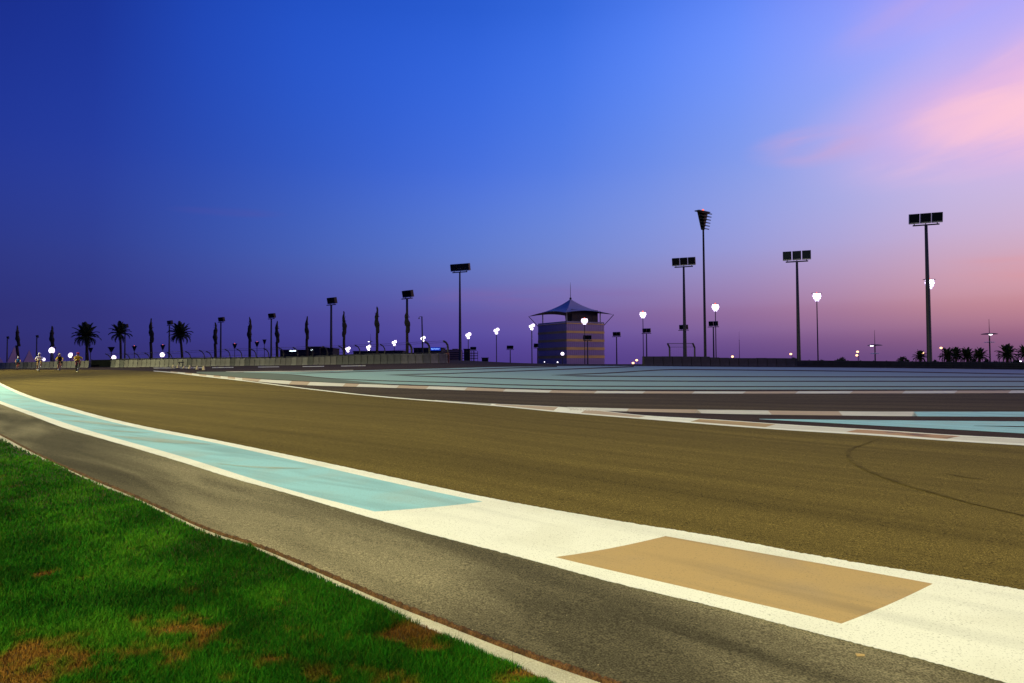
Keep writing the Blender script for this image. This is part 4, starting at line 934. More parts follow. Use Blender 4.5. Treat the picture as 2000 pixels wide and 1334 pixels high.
lit_blob(1089, 707.5, 430, 1.1, 'tiny white lamp at the foot of the striped tower, near its corner', 'small lamps by the tower')
lit_blob(1063.5, 707, 430, .8, 'tiny white lamp at the foot of the striped tower, near its left edge', 'small lamps by the tower')
for px, top, D, lab in [(177, 679, 820, 'far louvred mast hidden partly by the broadest palm trunk'), (217.5, 677.5, 620, 'far louvred mast above a lit floodlight, left of the lopsided palm'), (262.5, 675.5, 800, 'far louvred mast with red beacon right of the lopsided palm'), (318, 673.5, 800, 'far louvred mast with red beacon above a lit floodlight'), (458.5, 671, 860, 'far louvred mast with red beacon between two tied palms'), (502, 667.5, 900, 'far louvred mast with red beacon right of a tied palm'), (516.5, 663, 860, 'far narrow louvred mast just left of a floodlight mast')]:
    mast_b(px, top, D, lab, 'far louvred masts', False, R(5), 4, beacon=px not in (177, 217.5, 516.5), wide=(7.5 if px == 217.5 else 5.4) * D / 800 * (0.8 if px == 516.5 else 1), tall=5.0 * D / 800 * 1.1, slim=.3, base=.4)

# small street furniture
def disc_lamp(px, top, D, lab, lit, wpx=14.5, gap=None, u_px=1.0):
    T = at(px, top, D); loc = Vector((T.x, T.y, hz(T.x, T.y))); h = T.z - loc.z; u = D / F * u_px
    r = empty('disc_lamp', loc); tag(r, lab, 'street lamp', 'lamps with two round discs')
    zu = h - 30 * u; zl = zu - 16 * u
    mb = MB(); mb.tube([(0, 0, -.3), (0, 0, 0), (0, 0, zu)], [.25, .25, .2], 10); mb.build('pole', M['dark_metal'], r, True)
    mb = MB(); mb.tube([(0, 0, zu), (0, 0, h)], [.12, .05], 6); mb.build('spire', M['dark_metal'], r)
    mb = MB(); mb.disc_dome((0, 0, zu), wpx * u, 2.4 * u); mb.build('upper_disc', M['dark_metal'], r, False)
    mb = MB(); mb.disc_dome((0, 0, zl), wpx * .66 * u, 1.6 * u); mb.build('lower_disc', M['lip'], r, False)
    mb = MB(); mb.ball(((-7 if lit == 'left' else 1) * u, -2 * u, zu - .6 * u), 2.6 * u, 10, 6, 0, (1.3, 1, .5)); mb.build('lamp', M['lamp'], r)
disc_lamp(1931.5, 623, 240, 'two-disc street lamp with a spire, lit at its centre, among the right palms', 'centre')
disc_lamp(1708, 645, 250, 'two-disc street lamp with a spire, lit on its left side, right of the lit floodlight', 'left', 13.5)
disc_lamp(724, 652, 420, 'small two-disc street lamp behind the fence near a tied palm', 'left', 8, u_px=.5)
def road_lamp(px, py, D, lab, side=-1):
    T = at(px, py, D); loc = Vector((T.x, T.y, hz(T.x, T.y))); h = T.z - loc.z; u = D / F
    r = empty('road_lamp', loc); tag(r, lab, 'street lamp', 'orange road lamps')
    mb = MB(); mb.tube([(2.2 * u, 0, -.3), (2.2 * u, 0, h - 3 * u), (2.0 * u, 0, h - .6 * u), (1.2 * u, 0, h + .6 * u), (0, 0, h + .7 * u)], .13, 6); mb.build('pole', M['galv'], r, True)
    mb = MB(); mb.ball((0, 0, h), 2.1 * u, 10, 6, 0, (1.15, 1, .85)); mb.build('lamp', M['orange_lamp'], r)
for px, py, D, lab in [(1544.5, 691.5, 330, 'orange road lamp left of a three-box mast foot'), (1559.5, 698, 420, 'dim orange road lamp half behind a three-box mast foot'), (1675, 687, 330, 'upper orange road lamp of the close pair left of a two-disc lamp'), (1673.5, 694, 430, 'lower orange road lamp of the close pair left of a two-disc lamp'), (1802, 689, 400, 'orange road lamp behind the low palm left of the far right mast'), (1838, 679.5, 340, 'orange road lamp over the palms right of the far right mast'), (1243.5, 703.5, 420, 'upper orange road lamp in the gap before the dark wall'), (1236.5, 709, 520, 'lower orange road lamp in the gap before the dark wall'), (1430.5, 696.5, 400, 'orange road lamp over the dark wall beside a thin radio mast')]:
    road_lamp(px, py, D, lab)
lit_blob(1993, 705.5, 300, 1.6, 'tiny white lamp at the foot of the rightmost palms', 'small lamps by the palms')
T = at(1443.5, 648, 600); loc = Vector((T.x, T.y, hz(T.x, T.y))); h = T.z - loc.z
r = empty('radio_mast', loc); tag(r, 'thin lattice radio mast far behind the dark wall', 'mast')
mb = MB(); mb.tube([(0, 0, -.3), (0, 0, h * .75)], [.3, .16], 6); mb.build('pole', M['dark_metal'], r); mb = MB(); mb.tube([(0, 0, h * .75), (0, 0, h)], .07, 5); mb.build('aerial', M['dark_metal'], r)
mb = MB(); mb.box((0, 0, h * .76), (.9, .3, .25)); mb.build('bracket', M['dark_metal'], r)
T = at(824, 618, 165); loc = Vector((T.x, T.y, hz(T.x, T.y))); h = T.z - loc.z
r = empty('camera_pole', loc); tag(r, 'slim dark pole with a hooked camera arm above the fence', 'camera pole')
mb = MB(); mb.tube([(.25, 0, -.3), (.25, 0, 0), (0, 0, h)], [.19, .19, .14], 8); mb.build('pole', M['dark_metal'], r, True)
mb = MB(); mb.tube([(0, 0, h - .1), (-.3, 0, h + .02), (-.6, 0, h - .1), (-.66, 0, h - .3)], .05, 6); mb.build('arm', M['dark_metal'], r); mb = MB(); mb.ball((-.66, 0, h - .42), .2, 8, 6); mb.build('camera_dome', M['lip'], r)

# ------------------------------------------------------------------ tower
TD = 450.0
C0 = at(1107, 712, TD)
tw = empty('control_tower', (C0.x, C0.y, hz(C0.x, C0.y)), R(-31)); tag(tw, 'square striped tower with gold bands under a pointed tent roof', 'tower')
# local frame: near corner at the origin, right face along +X, left face along +Y mirrored to -X after rotation
a_ = math.radians(0)
zb = C0.z - tw.location.z                       # height of the visible foot over the plain
side_r, side_l = 31.5, 31.5
u = TD / F
def zc(py): return at(1107, py, TD).z - tw.location.z
ztop = zc(629.5); 
import itertools
# plan: corner O, right face runs to P (local +X), left face runs to Q
tw.rotation_euler = (0, 0, 0)
ar = math.radians(33); al = math.radians(180 - 57)
eR = Vector((math.cos(ar), math.sin(ar), 0)); eL = Vector((math.cos(al), math.sin(al), 0))
def quadbox(mb, z0, z1, out=0.0, inset=0.0, lr=side_r, ll=side_l, mi=0):
    o = -(eR + eL) * out
    p = [o, o + eR * (lr + 2 * out), o + eR * (lr + 2 * out) + eL * (ll + 2 * out), o + eL * (ll + 2 * out)]
    vs = [Vector((q.x, q.y, z0)) for q in p] + [Vector((q.x, q.y, z1)) for q in p]
    mb.add(vs, [(3, 2, 1, 0), (4, 5, 6, 7)] + [(k, (k + 1) % 4, 4 + (k + 1) % 4, 4 + k) for k in range(4)], mi)
mb = MB(); quadbox(mb, -.5, ztop - .3, -0.35); mb.build('wall', M['core'], tw)
bands = [(zc(650.2), zc(645.6)), (zc(666.8), zc(661.8)), (zc(683.2), zc(677.8)), (zc(699.6), zc(694.0))]
edges_z = [ztop - .9] + [v for b in bands for v in (b[1], b[0])] + [-.5]
pitch_p = 1.575
# cladding: floors of vertical panels, each panel its own part
pmz = {}
for i in range(0, len(edges_z), 2):
    z1, z0 = edges_z[i] - .04, edges_z[i + 1] + .04
    n = 20
    mb = MB(); mb.box((0, 0, (z0 + z1) / 2), (side_r / n - .10, .30, z1 - z0)); mpan = mb.mesh('panel', M['panel'])
    for (e, ln, nrm) in ((eR, side_r, -eL), (eL, side_l, -eR)):
        for k in range(n):
            c = e * (ln * (k + .5) / n) + nrm * (-.17 + 0.17)
            link('panel', mpan, tw, c, (0, 0, math.atan2(e.y, e.x)))
for z0, z1 in bands + [(ztop - .85, ztop - .25)]:
    mb = MB()
    for (e, ln, nrm) in ((eR, side_r, -eL), (eL, side_l, -eR)):
        c = e * (ln / 2) + nrm * .10; mb.box((c.x, c.y, (z0 + z1) / 2), (ln + .2, .35, z1 - z0), Matrix.Rotation(math.atan2(e.y, e.x), 3, 'Z'))
    mb.build('gold_band', M['gold'], tw)
mb = MB()
for (e, ln, nrm) in ((eR, side_r, -eL), (eL, side_l, -eR)):
    c = e * (ln / 2) + nrm * .05; mb.box((c.x, c.y, ztop + .35), (ln, .08, 1.0), Matrix.Rotation(math.atan2(e.y, e.x), 3, 'Z'))
mb.build('balustrade', M['balu'], tw)
# set-back top room on the right part
zr = zc(612)
mb = MB(); p0 = eR * 5.5 + eL * 1.5
vs = [p0, p0 + eR * 22, p0 + eR * 22 + eL * 6.5, p0 + eL * 6.5]
mb.add([Vector((q.x, q.y, ztop - .4)) for q in vs] + [Vector((q.x, q.y, zr + 3)) for q in vs], [(4, 5, 6, 7)] + [(k, (k + 1) % 4, 4 + (k + 1) % 4, 4 + k) for k in range(4)])
rm = mb.build('top_room', M['core'], tw)
for k in range(4):
    mb = MB(); c = p0 + eR * (2.2 + 5.6 * k + .5) - eL * .05; mb.box((c.x, c.y, (ztop + zr) / 2 + .8), (4.6, .14, 2.6), Matrix.Rotation(math.atan2(eR.y, eR.x), 3, 'Z')); mb.build('window', M['window'], rm)
# tent roof: four ridges sweep from the peak to corners well outside the walls, edges arch up between
cen = (eR * side_r + eL * side_l) / 2; over = 4.6
cor = [-(eR + eL) * over, eR * (side_r + over) - eL * over, eR * (side_r + over) + eL * (side_l + over), eL * (side_l + over) - eR * over]
zpk = zc(578.5); zco = zc(611.5)
mb = MB(); n, m_ = 14, 14
V = {}; vs = []; fs_ = []
for s_ in range(4):
    A_, B_ = cor[s_], cor[(s_ + 1) % 4]
    idx = []
    for j in range(m_ + 1):
        row = []
        k = j / m_                                   # 0 peak, 1 eave
        for i in range(n + 1):
            a = i / n; e = A_.lerp(B_, a)
            e = e + (cen - e) * 0.10 * 4 * a * (1 - a); ze = zco + 2.0 * 4 * a * (1 - a)
            pk = 1 - k
            hgt = ze + (zpk - ze) * (0.62 * pk ** 1.0 + 0.38 * pk ** 3.2)
            sag = -0.5 * math.sin(math.pi * k) * 4 * a * (1 - a)
            q = cen.lerp(e, 0.012 + 0.988 * k); row.append(len(vs)); vs.append(Vector((q.x, q.y, hgt + sag)))
        idx.append(row)
    for j in range(m_):
        for i in range(n): fs_.append((idx[j][i], idx[j + 1][i], idx[j + 1][i + 1], idx[j][i + 1]))
nv = len(vs); vs2 = vs + [v - Vector((0, 0, .22)) for v in vs]
mb.add(vs2, fs_ + [tuple(q + nv for q in f[::-1]) for f in fs_])
rf = mb.build('tent_roof', M['fabric'], tw)
mb = MB(); mb.ball((cen.x, cen.y, zpk + .5), .8, 10, 6); mb.build('finial', M['dark_metal'], rf)
mb = MB(); mb.tube([(cen.x, cen.y, zpk), (cen.x, cen.y, zc(552)), (cen.x, cen.y, zc(544))], [.2, .13, .05], 6); mb.build('spire', M['dark_metal'], rf)
for q_, wq in ((cor[3], eL * side_l), (cor[1], eR * side_r), (cor[0], Vector((0, 0, 0)))):
    mb = MB(); mb.tube([wq + Vector((0, 0, ztop - 1.2)), Vector((q_.x, q_.y, zco - .1))], .22, 6); mb.build('strut', M['galv'], tw)
for q_ in (eL * side_l * .88 + eR * 1.2, eL * 1.3 + eR * 1.3, eR * side_r * .93 + eL * 1.2):
    zt_ = zco + 3.0
    mb = MB(); mb.tube([q_ + Vector((0, 0, ztop - .5)), q_ + Vector((0, 0, zt_ - .6))], .38, 8); mb.build('post', M['lip'], tw)

for px_, py_, D_, P_ in ((1038.5, 641, 430, 1500), (1141.5, 632, 400, 2000)):
    pl = bpy.data.lights.new('tower_side_lamp', 'POINT'); pl.energy = P_; pl.color = (1.0, 0.88, 0.6); pl.shadow_soft_size = 1.0
    po = bpy.data.objects.new('tower_side_lamp', pl); COL.objects.link(po); po.location = at(px_, py_, D_ + 3)
# ------------------------------------------------------------------ far buildings and tents
def bbox_thing(name, lab, cat, px0, px1, top, D, depth, mat, parts=()):
    A = at(px0, top, D); B = at(px1, top, D); g = hz((A.x + B.x) / 2, D)
    r = empty(name, ((A.x + B.x) / 2, D, g)); tag(r, lab, cat)
    wd = B.x - A.x; h = A.z - g
    mb = MB(); mb.box((0, depth / 2, h / 2 - .2), (wd, depth, h + .4)); mb.build('wall', mat, r)
    mb = MB(); mb.box((0, depth / 2, h + .12), (wd + .5, depth + .5, .24)); mb.build('roof', M['bld_dark'], r)
    return r, wd, h, D / F
r, wd, h, u = bbox_thing('pit_building', 'low dark building with a glowing white sign behind the fence', 'building', 547, 600, 684.5, 260, 14, M['bld_dark'])
mb = MB(); mb.box((-.7 * u, -.16, h - 1.0 * u), (14 * u, .25, 3.2 * u)); sg = mb.build('sign', M['bld_dark'], r)
random.seed(3)
for i in range(9):
    mb = MB(); x0 = (-6.4 + i * 1.42 - .7) * u; hh = random.choice((1.5, 1.9, 2.4)) * u
    mb.box((x0, -.32, h - 2.2 * u + hh / 2), (1.15 * u, .08, hh)); mb.build('letter', M['sign_white'], sg)
for k in range(5):
    mb = MB(); mb.box(((-20 + 10 * k) * u, -.08, h - 5.5 * u), (5 * u, .2, 4 * u)); mb.build('window', M['window'], r)
r, wd, h, u = bbox_thing('control_box', 'dark block building with a small round glowing sign beside a tied palm', 'building', 601, 624.5, 678.5, 262, 12, M['bld_dark'])
mb = MB(); mb.ball((-3.6 * u, -.1, h - 5 * u), 2 * u, 10, 6, 0, (1, .15, .8)); mb.build('sign', M['sign_white'], r)
for k in range(3):
    mb = MB(); mb.box(((-6 + 6 * k) * u, -.08, h - 11 * u), (3.4 * u, .2, 3 * u)); mb.build('window', M['window'], r)
r, wd, h, u = bbox_thing('low_block', 'low dark block with a stepped end left of a floodlight mast foot', 'building', 626, 650, 681, 264, 10, M['bld_dark'])
for k in range(3):
    mb = MB(); mb.box(((-7 + 7 * k) * u, -.08, h - 6 * u), (4 * u, .2, 4 * u)); mb.build('window', M['window'], r)
r, wd, h, u = bbox_thing('shed', 'long low dark shed behind the fence between two masts', 'building', 690, 786, 686.5, 300, 12, M['bld_dark'])
for k in range(8):
    mb = MB(); mb.box(((-42 + 12 * k) * u, -.08, h - 4 * u), (6 * u, .2, 3 * u)); mb.build('window', M['window'], r)
r, wd, h, u = bbox_thing('shop_building', 'dark building carrying a glowing blue sign behind the wall end', 'building', 808, 862, 680.5, 240, 14, M['bld_dark'])
mb = MB(); mb.box((15.5 * u, -.2, h - 1.2 * u), (20 * u, .3, 6.4 * u)); sg = mb.build('sign', M['sign_blue'], r)
random.seed(5)
pts = []
for i in range(34):
    k = i / 33; pts.append((( 7.2 + 16.5 * k) * u, -.42, h - 1.4 * u + (1.15 - .5 * k) * u * math.sin(k * 34) * (1.3 if i < 5 else .8)))
mb = MB(); mb.tube(pts, .42 * u, 5); mb.build('lettering', M['sign_text'], sg)
for k in range(4):
    mb = MB(); mb.box(((-20 + 9 * k) * u, -.08, h - 6 * u), (5 * u, .2, 4 * u)); mb.build('window', M['window'], r)
r, wd, h, u = bbox_thing('grandstand', 'pinkish banded grandstand block right of the blue sign', 'building', 862, 897, 684, 300, 16, M['bld_pink'])
for k in range(4):
    mb = MB(); mb.box((0, -.25, h - (4.2 + 4.3 * k) * u), (wd + .3, .5, 1.1 * u)); mb.build('parapet', M['bld_dark'], r)
mb = MB(); mb.box((8 * u, 6, h + 1.6 * u), (11 * u, 5, 3 * u)); mb.build('stair_head', M['bld_pink'], r)
# scaffold stand right of the mast
A = at(903, 690, 260); g = hz(A.x, 260); r = empty('scaffold_stand', (A.x, 260, g)); u = 260 / F; h = A.z - g
tag(r, 'open scaffold stand with three decks right of the mast by the wall end', 'stand')
for zz in (0, 5, 10):
    mb = MB(); mb.box((15 * u, 1, h - zz * u), (30 * u, 2.4, .22)); mb.build('deck', M['bld_dark'], r)
for k in range(6):
    mb = MB(); mb.tube([(k * 6 * u, 0, -.3), (k * 6 * u, 0, h + .8)], .09, 6); mb.build('post', M['dark_metal'], r)
r, wd, h, u = bbox_thing('far_roof', 'tiny flat-roofed hut on the dark crest left of the tower', 'building', 941, 953, 699.5, 300, 6, M['bld_dark'])
mb = MB(); mb.box((0, -.08, h - 2 * u), (6 * u, .2, 2 * u)); mb.build('window', M['window'], r)
r, wd, h, u = bbox_thing('marshal_hut', 'small dark hut under two round lamp heads right of the wall end', 'building', 906, 917, 682.5, 255, 5, M['bld_dark'])
mb = MB(); mb.box((0, -.08, h - 4 * u), (5 * u, .2, 3 * u)); mb.build('window', M['window'], r)

def tent(px, top, D, wpx, lab):
    T = at(px, top, D); g = hz(T.x, D); h = T.z - g; u = D / F; wd = wpx * u / 2; he = h * .42
    r = empty('marquee', (T.x, D, g), R(40)); tag(r, lab, 'tent', 'pink marquee tents')
    mb = MB(); vs = []; n = 4; mm = 8
    for j in range(mm + 1):
        k = j / mm
        for s_ in range(4):
            for i in range(4):
                a = i / 4; c0 = [(-1, -1), (1, -1), (1, 1), (-1, 1)]; p, q = c0[s_], c0[(s_ + 1) % 4]
                x_ = (p[0] + (q[0] - p[0]) * a) * wd * .72 * (0.01 + .99 * k); y_ = (p[1] + (q[1] - p[1]) * a) * wd * .72 * (0.01 + .99 * k)
                vs.append((x_, y_, he + (h - he) * (1 - k) ** 1.3))
    N_ = 16
    f = [(j * N_ + i, (j + 1) * N_ + i, (j + 1) * N_ + (i + 1) % N_, j * N_ + (i + 1) % N_) for j in range(mm) for i in range(N_)]
    mb.add(vs, f); mb.build('canopy', M['tent'], r)
    for p in ((-1, -1), (1, -1), (1, 1), (-1, 1)):
        mb = MB(); mb.tube([(p[0] * wd * .7, p[1] * wd * .7, -.3), (p[0] * wd * .7, p[1] * wd * .7, he)], .12, 6); mb.build('tent_pole', M['galv'], r)
    mb = MB()
    for (x_, y_, sx, sy) in ((0, .7, 1.38, .03), (.7, 0, .03, 1.38), (-.7, 0, .03, 1.38), (0, -.7, 1.38, .03)): mb.box((x_ * wd, y_ * wd, he / 2), (max(sx * wd, .05), max(sy * wd, .05), he))
    mb.build('side_wall', M['tent'], r)
tent(-6, 688, 300, 44, 'pink marquee tent cut by the left edge of the picture')
tent(28, 676.5, 305, 40, 'tallest pink marquee tent, behind the leftmost tied palm')
tent(57, 683.5, 300, 38, 'pink marquee tent left of the white-jerseyed cyclist')
tent(115, 686, 310, 36, 'pink marquee tent behind the black-jerseyed cyclist')
tent(143, 690, 320, 30, 'pink marquee tent behind the yellow-jerseyed cyclist')

# ------------------------------------------------------------------ palms
def frond_mesh(seed, length=2.6, droop=1.0):
    rd = random.Random(seed); mb = MB(); n = 12; P = []
    for i in range(n + 1):
        k = i / n; P.append(Vector((length * (k - .12 * k * k * droop), 0, length * (.30 * k - .42 * droop * k * k * k))))
    mb.tube(P, [.045 * (1 - .8 * i / n) for i in range(n + 1)], 4)
    for i in range(1, n * 3):
        k = i / (n * 3); q = k * n; j = min(int(q), n - 1); c = P[j].lerp(P[j + 1], q - j)
        L_ = .62 * math.sin(math.pi * (0.12 + .84 * k)) ** .8 * (length / 2.6)
        for sgn in (-1, 1):
            d = Vector((.62, sgn * .8, -.10 + rd.uniform(-.12, .12))).normalized(); w_ = Vector((.055, 0, 0.015)) * (length / 2.6)
            tip = c + d * L_ * rd.uniform(.85, 1.1) + Vector((0, 0, -.12 * L_))
            mid = c + d * L_ * .5
            mb.add([c - w_, c + w_, mid + w_, tip, mid - w_], [(0, 1, 2, 4), (4, 2, 3)])
    return mb.mesh('frond', M['frond'])
FR = [frond_mesh(i, 2.6, dr) for i, dr in enumerate((.55, .9, 1.25))]
def palm(px, top, cpy, base, D, rpx, lab, grp, lean=0.0, n=46, squash=1.0, seed=0, side=0.0):
    """date palm: crown centre at cpy, fronds of rpx pixels"""
    rd = random.Random(seed); Cn = at(px, cpy, D); gx = Cn.x + lean; g = hz(gx, D); u = D / F
    r = empty('palm_tree', (gx, D, g)); tag(r, lab, 'palm tree', grp)
    h = Cn.z - g; pts = [(0, 0, -.3)]; rad = [.30]
    for k in np.linspace(0, 1, 7): pts.append((-lean * k ** 1.3, 0, h * k)); rad.append(.29 - .07 * k + (.07 if k > .93 else 0) + rd.uniform(-.012, .012))
    mb = MB(); mb.tube(pts, rad, 9); mb.build('trunk', M['trunk'], r)
    sc_ = rpx * u / 2.45
    for i in range(n):
        k = i / n; el = R(88 - 128 * k ** .85 + rd.uniform(-6, 6)); az_ = i * 2.39996 + rd.uniform(-.2, .2)
        if side and math.cos(az_) * side < -.3 and rd.random() < .45: continue
        o = link('frond', FR[0 if k < .35 else (1 if k < .7 else 2)], r, (-lean, 0, h + .1), (0, 0, 0), (sc_ * rd.uniform(.85, 1.08),) * 3)
        o.rotation_euler = Euler((0, -el + R(12), az_), 'XYZ')
G1 = 'open-crowned palms over the pale wall'
palm(168, 635, 657, 705, 150, 28, 'broadest open-crowned palm, above the right end of the cyclists', G1, .6, 42, seed=1)
palm(235, 638, 652, 705, 165, 24, 'open-crowned palm with a lopsided crown, most fronds to its left', G1, .3, 34, seed=2, side=-1)
palm(352, 630, 653, 697, 150, 25, 'round open-crowned palm right of a floodlight mast', G1, .7, 38, seed=3)
G2 = 'low palms behind the guard rail'
for px, cpy, D, rp, lab in [(1967, 693, 150, 22, 'open palm right of the two-disc lamp, its fronds spread wide'), (2003, 692, 165, 20, 'rightmost palm cut by the picture edge'), (1913, 696, 165, 18, 'bushy palm just left of the two-disc lamp'), (1889, 696, 170, 18, 'middle palm of the row left of the two-disc lamp'), (1867, 694, 175, 17, 'taller palm of the pair at the left of the palm row'), (1850, 696, 165, 17, 'leftmost palm of the row, close right of the far right mast'), (1797, 698, 180, 15, 'single low palm left of the far right mast')]:
    palm(px, 0, cpy, 705, D, rp, lab, G2, 0, 40, seed=int(px))

def tied_palm(px, top, base, D, lab, seed, lean=0.0, wpx=9, spike=True):
    """palm with its crown bound up in a narrow upright bundle"""
    rd = random.Random(seed); T = at(px, top, D); gx = T.x + lean; g = hz(gx, D); u = D / F; h = T.z - g
    r = empty('tied_palm', (gx, D, g)); tag(r, lab, 'palm tree', 'palms with tied-up crowns')
    hb = h - (h * .44); ax = lambda k: -lean * k
    mb = MB(); tr = 2.5 * u
    mb.tube([(ax(k) + rd.uniform(-.03, .03), 0, -.3 + (hb + .5) * k) for k in np.linspace(0, 1, 7)], [tr * (1.12 - .12 * k) for k in np.linspace(0, 1, 7)], 9); mb.build('trunk', M['trunk'], r)
    bw = wpx * u / 2; mb = MB(); n = 14; m_ = 16; L_ = h - hb
    vs = []; ph = rd.uniform(0, 6)
    for j in range(m_ + 1):
        k = j / m_; rr = bw * (0.62 + .38 * math.sin(math.pi * min(1, k * 1.25))) * (1 - .32 * k ** 2.2) * (1 + .16 * math.sin(k * 19 + ph))
        if k > .9: rr *= max(.3, 1 - (k - .9) * 6)
        cx = ax((hb + L_ * k) / h) + .10 * bw * math.sin(k * 7 + ph) * 2
        for i in range(n):
            q = 2 * math.pi * i / n; r2 = rr * (1 + .10 * math.sin(3 * q + k * 6 + ph) + rd.uniform(-.06, .06)); vs.append((cx + r2 * math.cos(q), r2 * math.sin(q), hb + L_ * .94 * k))
    mb.add(vs, [(j * n + i, j * n + (i + 1) % n, (j + 1) * n + (i + 1) % n, (j + 1) * n + i) for j in range(m_) for i in range(n)] + [tuple(m_ * n + i for i in range(n)), tuple(range(n))[::-1]])
    for i in range(9):                                           # loose leaf tips
        k = rd.uniform(.05, .95); q = rd.uniform(0, 6.28); c = Vector((ax((hb + L_ * k) / h) + bw * .7 * math.cos(q), bw * .7 * math.sin(q), hb + L_ * k * .9))
        d = Vector((math.cos(q) * .35, math.sin(q) * .35, 1)).normalized() * rd.uniform(.3, .6); w_ = Vector((-math.sin(q), math.cos(q), 0)) * .06
        mb.add([c - w_, c + w_, c + d], [(0, 1, 2)])
    if spike:
        c = Vector((ax(.95), 0, hb + L_ * .86))
        for i in range(5):
            d = Vector((rd.uniform(-.22, .12), rd.uniform(-.1, .1), 1)).normalized() * L_ * rd.uniform(.08, .15); w_ = Vector((.1, .05, 0))
            mb.add([c - w_, c + w_, c + d + w_ * .6, c + d - w_ * .6, c + Vector((0, .1, 0))], [(0, 1, 2, 3), (0, 3, 4), (1, 4, 2)])
    mb.build('bundled_crown', M['bundle'], r)
    mb = MB()
    for k in (.3, .62):
        cx = ax((hb + L_ * k) / h); q = [(cx + bw * 1.0 * math.cos(a), bw * 1.0 * math.sin(a), hb + L_ * k) for a in np.linspace(0, 2 * math.pi, 13)]; mb.tube(q, .04, 4)
    mb.build('tie_rope', M['trunk'], r)
for px, top, D, lean, w_, sp, lab in [(33, 633, 150, 1.0, 7, False, 'leaning tied palm, leftmost of its row'), (101, 634, 150, .5, 8, False, 'tied palm with a big round lit floodlight across its trunk'), (295, 622, 150, .35, 8.5, True, 'tied palm midway between the lopsided palm and the round-crowned palm'),
        (420.5, 628, 150, .25, 8, True, 'tied palm touching the floodlight mast head on its right'), (488, 619, 150, .05, 8.5, True, 'tied palm standing free between two floodlight masts'), (541, 624, 150, -.2 + .4, 8, False, 'tied palm touching the floodlight mast head on its left'),
        (599.5, 614.5, 145, .0, 7.5, False, 'thin flat-topped tied palm over the dark block building'), (672, 608, 140, .0, 8.5, True, 'tied palm right of the tallest mast over the pale wall'), (736.5, 598, 135, .0, 9, True, 'tallest tied palm, with a forked tip, standing free'), (795, 600, 130, .1, 10, True, 'tied palm close before a floodlight mast, rightmost of its row')]:
    tied_palm(px, top, 700, D, lab, int(px), lean, w_, sp)

def bush(px, top, D, wpx, lab, seed):
    rd = random.Random(seed); T = at(px, top, D); g = hz(T.x, D); u = D / F; h = T.z - g; wd = wpx * u / 2
    r = empty('bush', (T.x, D, g)); tag(r, lab, 'bush', 'dark bushes behind the barriers')
    mb = MB(); mb.tube([(0, 0, -.2), (0, 0, h * .5)], [.12, .05], 6); mb.build('stem', M['trunk'], r)
    mb = MB()
    for i in range(620):
        a = rd.uniform(0, 6.283); k = rd.random() ** .5; z = rd.random(); lim = math.sqrt(max(.05, 1 - z * z))
        c = Vector((math.cos(a) * k * wd * lim, math.sin(a) * k * wd * lim, .15 + (h - .35) * z * rd.uniform(.85, 1.02)))
        d = Vector((rd.gauss(0, 1), rd.gauss(0, 1), rd.gauss(.4, 1))).normalized() * rd.uniform(.22, .5); e = d.cross(Vector((rd.gauss(0, 1), rd.gauss(0, 1), rd.gauss(0, 1)))).normalized() * .11
        mb.add([c - e, c + d * .5 - e * .6, c + d, c + d * .5 + e * .6, c + e], [(0, 1, 2, 3, 4)])
    mb.build('foliage', M['bush'], r)
for px, top, D, wp, lab in [(1550, 697.5, 130, 18, 'dark bush at the joint of dark wall and guard rail'), (1605, 702.6, 140, 22, 'low dark bush below the lit floodlight pole'), (1643, 697.5, 145, 26, 'rounded dark bush halfway between lit floodlight and road lamps'), (1763, 695.5, 150, 30, 'broad dark bush left of the single low palm'), (1927, 700.5, 170, 18, 'small round bush at the foot of the two-disc lamp among palms'), (1858, 699.5, 172, 34, 'dense dark bush under the left pair of palms in the right row'), (1900, 700.5, 172, 34, 'dense dark bush under the right pair of palms in the row'), (1985, 701.5, 172, 30, 'dense dark bush between the two rightmost palms'), (1826, 701.5, 170, 10, 'tiny bush touching the far right mast foot'), (1945, 704, 170, 22, 'flat bush between the two-disc lamp and the open palm')]:
    bush(px, top, D, wp, lab, int(px))

# ------------------------------------------------------------------ marker cones on the far track edge
def cone(px, py, lab, h=.55):
    X, Y, Z = ground(px, py, 0.008); r = empty('marker_cone', (float(X), float(Y), float(Z))); tag(r, lab, 'marker', 'pale markers at the track split')
    mb = MB(); mb.box((0, 0, .02), (.36, .36, .04)); mb.build('foot', M['black'], r)
    mb = MB(); mb.tube([(0, 0, .04), (0, 0, h)], [.14, .05], 10); mb.build('cone', M['cone'], r)
for px, py, lab, h in [(338, 718.6, 'leftmost pale marker cone at the track split', .45), (347.5, 719.2, 'second pale marker cone from the left, under a dark crossbar', .45), (359.5, 720.2, 'third pale marker cone from the left', .38), (370.5, 720.8, 'fourth pale marker cone from the left', .5), (385, 722.4, 'fifth pale marker cone from the left', .48), (397.5, 723.6, 'rightmost pale marker cone at the track split', .52)]:
    cone(px, py, lab, h * .8)
X, Y, Z = ground(347, 718.5, 0.008); r = empty('barrier_trestle', (float(X), float(Y) + .8, float(Z))); tag(r, 'small dark trestle with a crossbar behind the leftmost marker cones', 'trestle')
mb = MB(); mb.box((0, 0, .62), (.62, .06, .12)); mb.build('crossbar', M['dark_metal'], r)
for s_ in (-1, 1):
    mb = MB(); mb.tube([(s_ * .22, -.15, 0), (s_ * .2, 0, .6)], .025, 6); mb.tube([(s_ * .22, .15, 0), (s_ * .2, 0, .6)], .025, 6); mb.build('leg', M['dark_metal'], r)

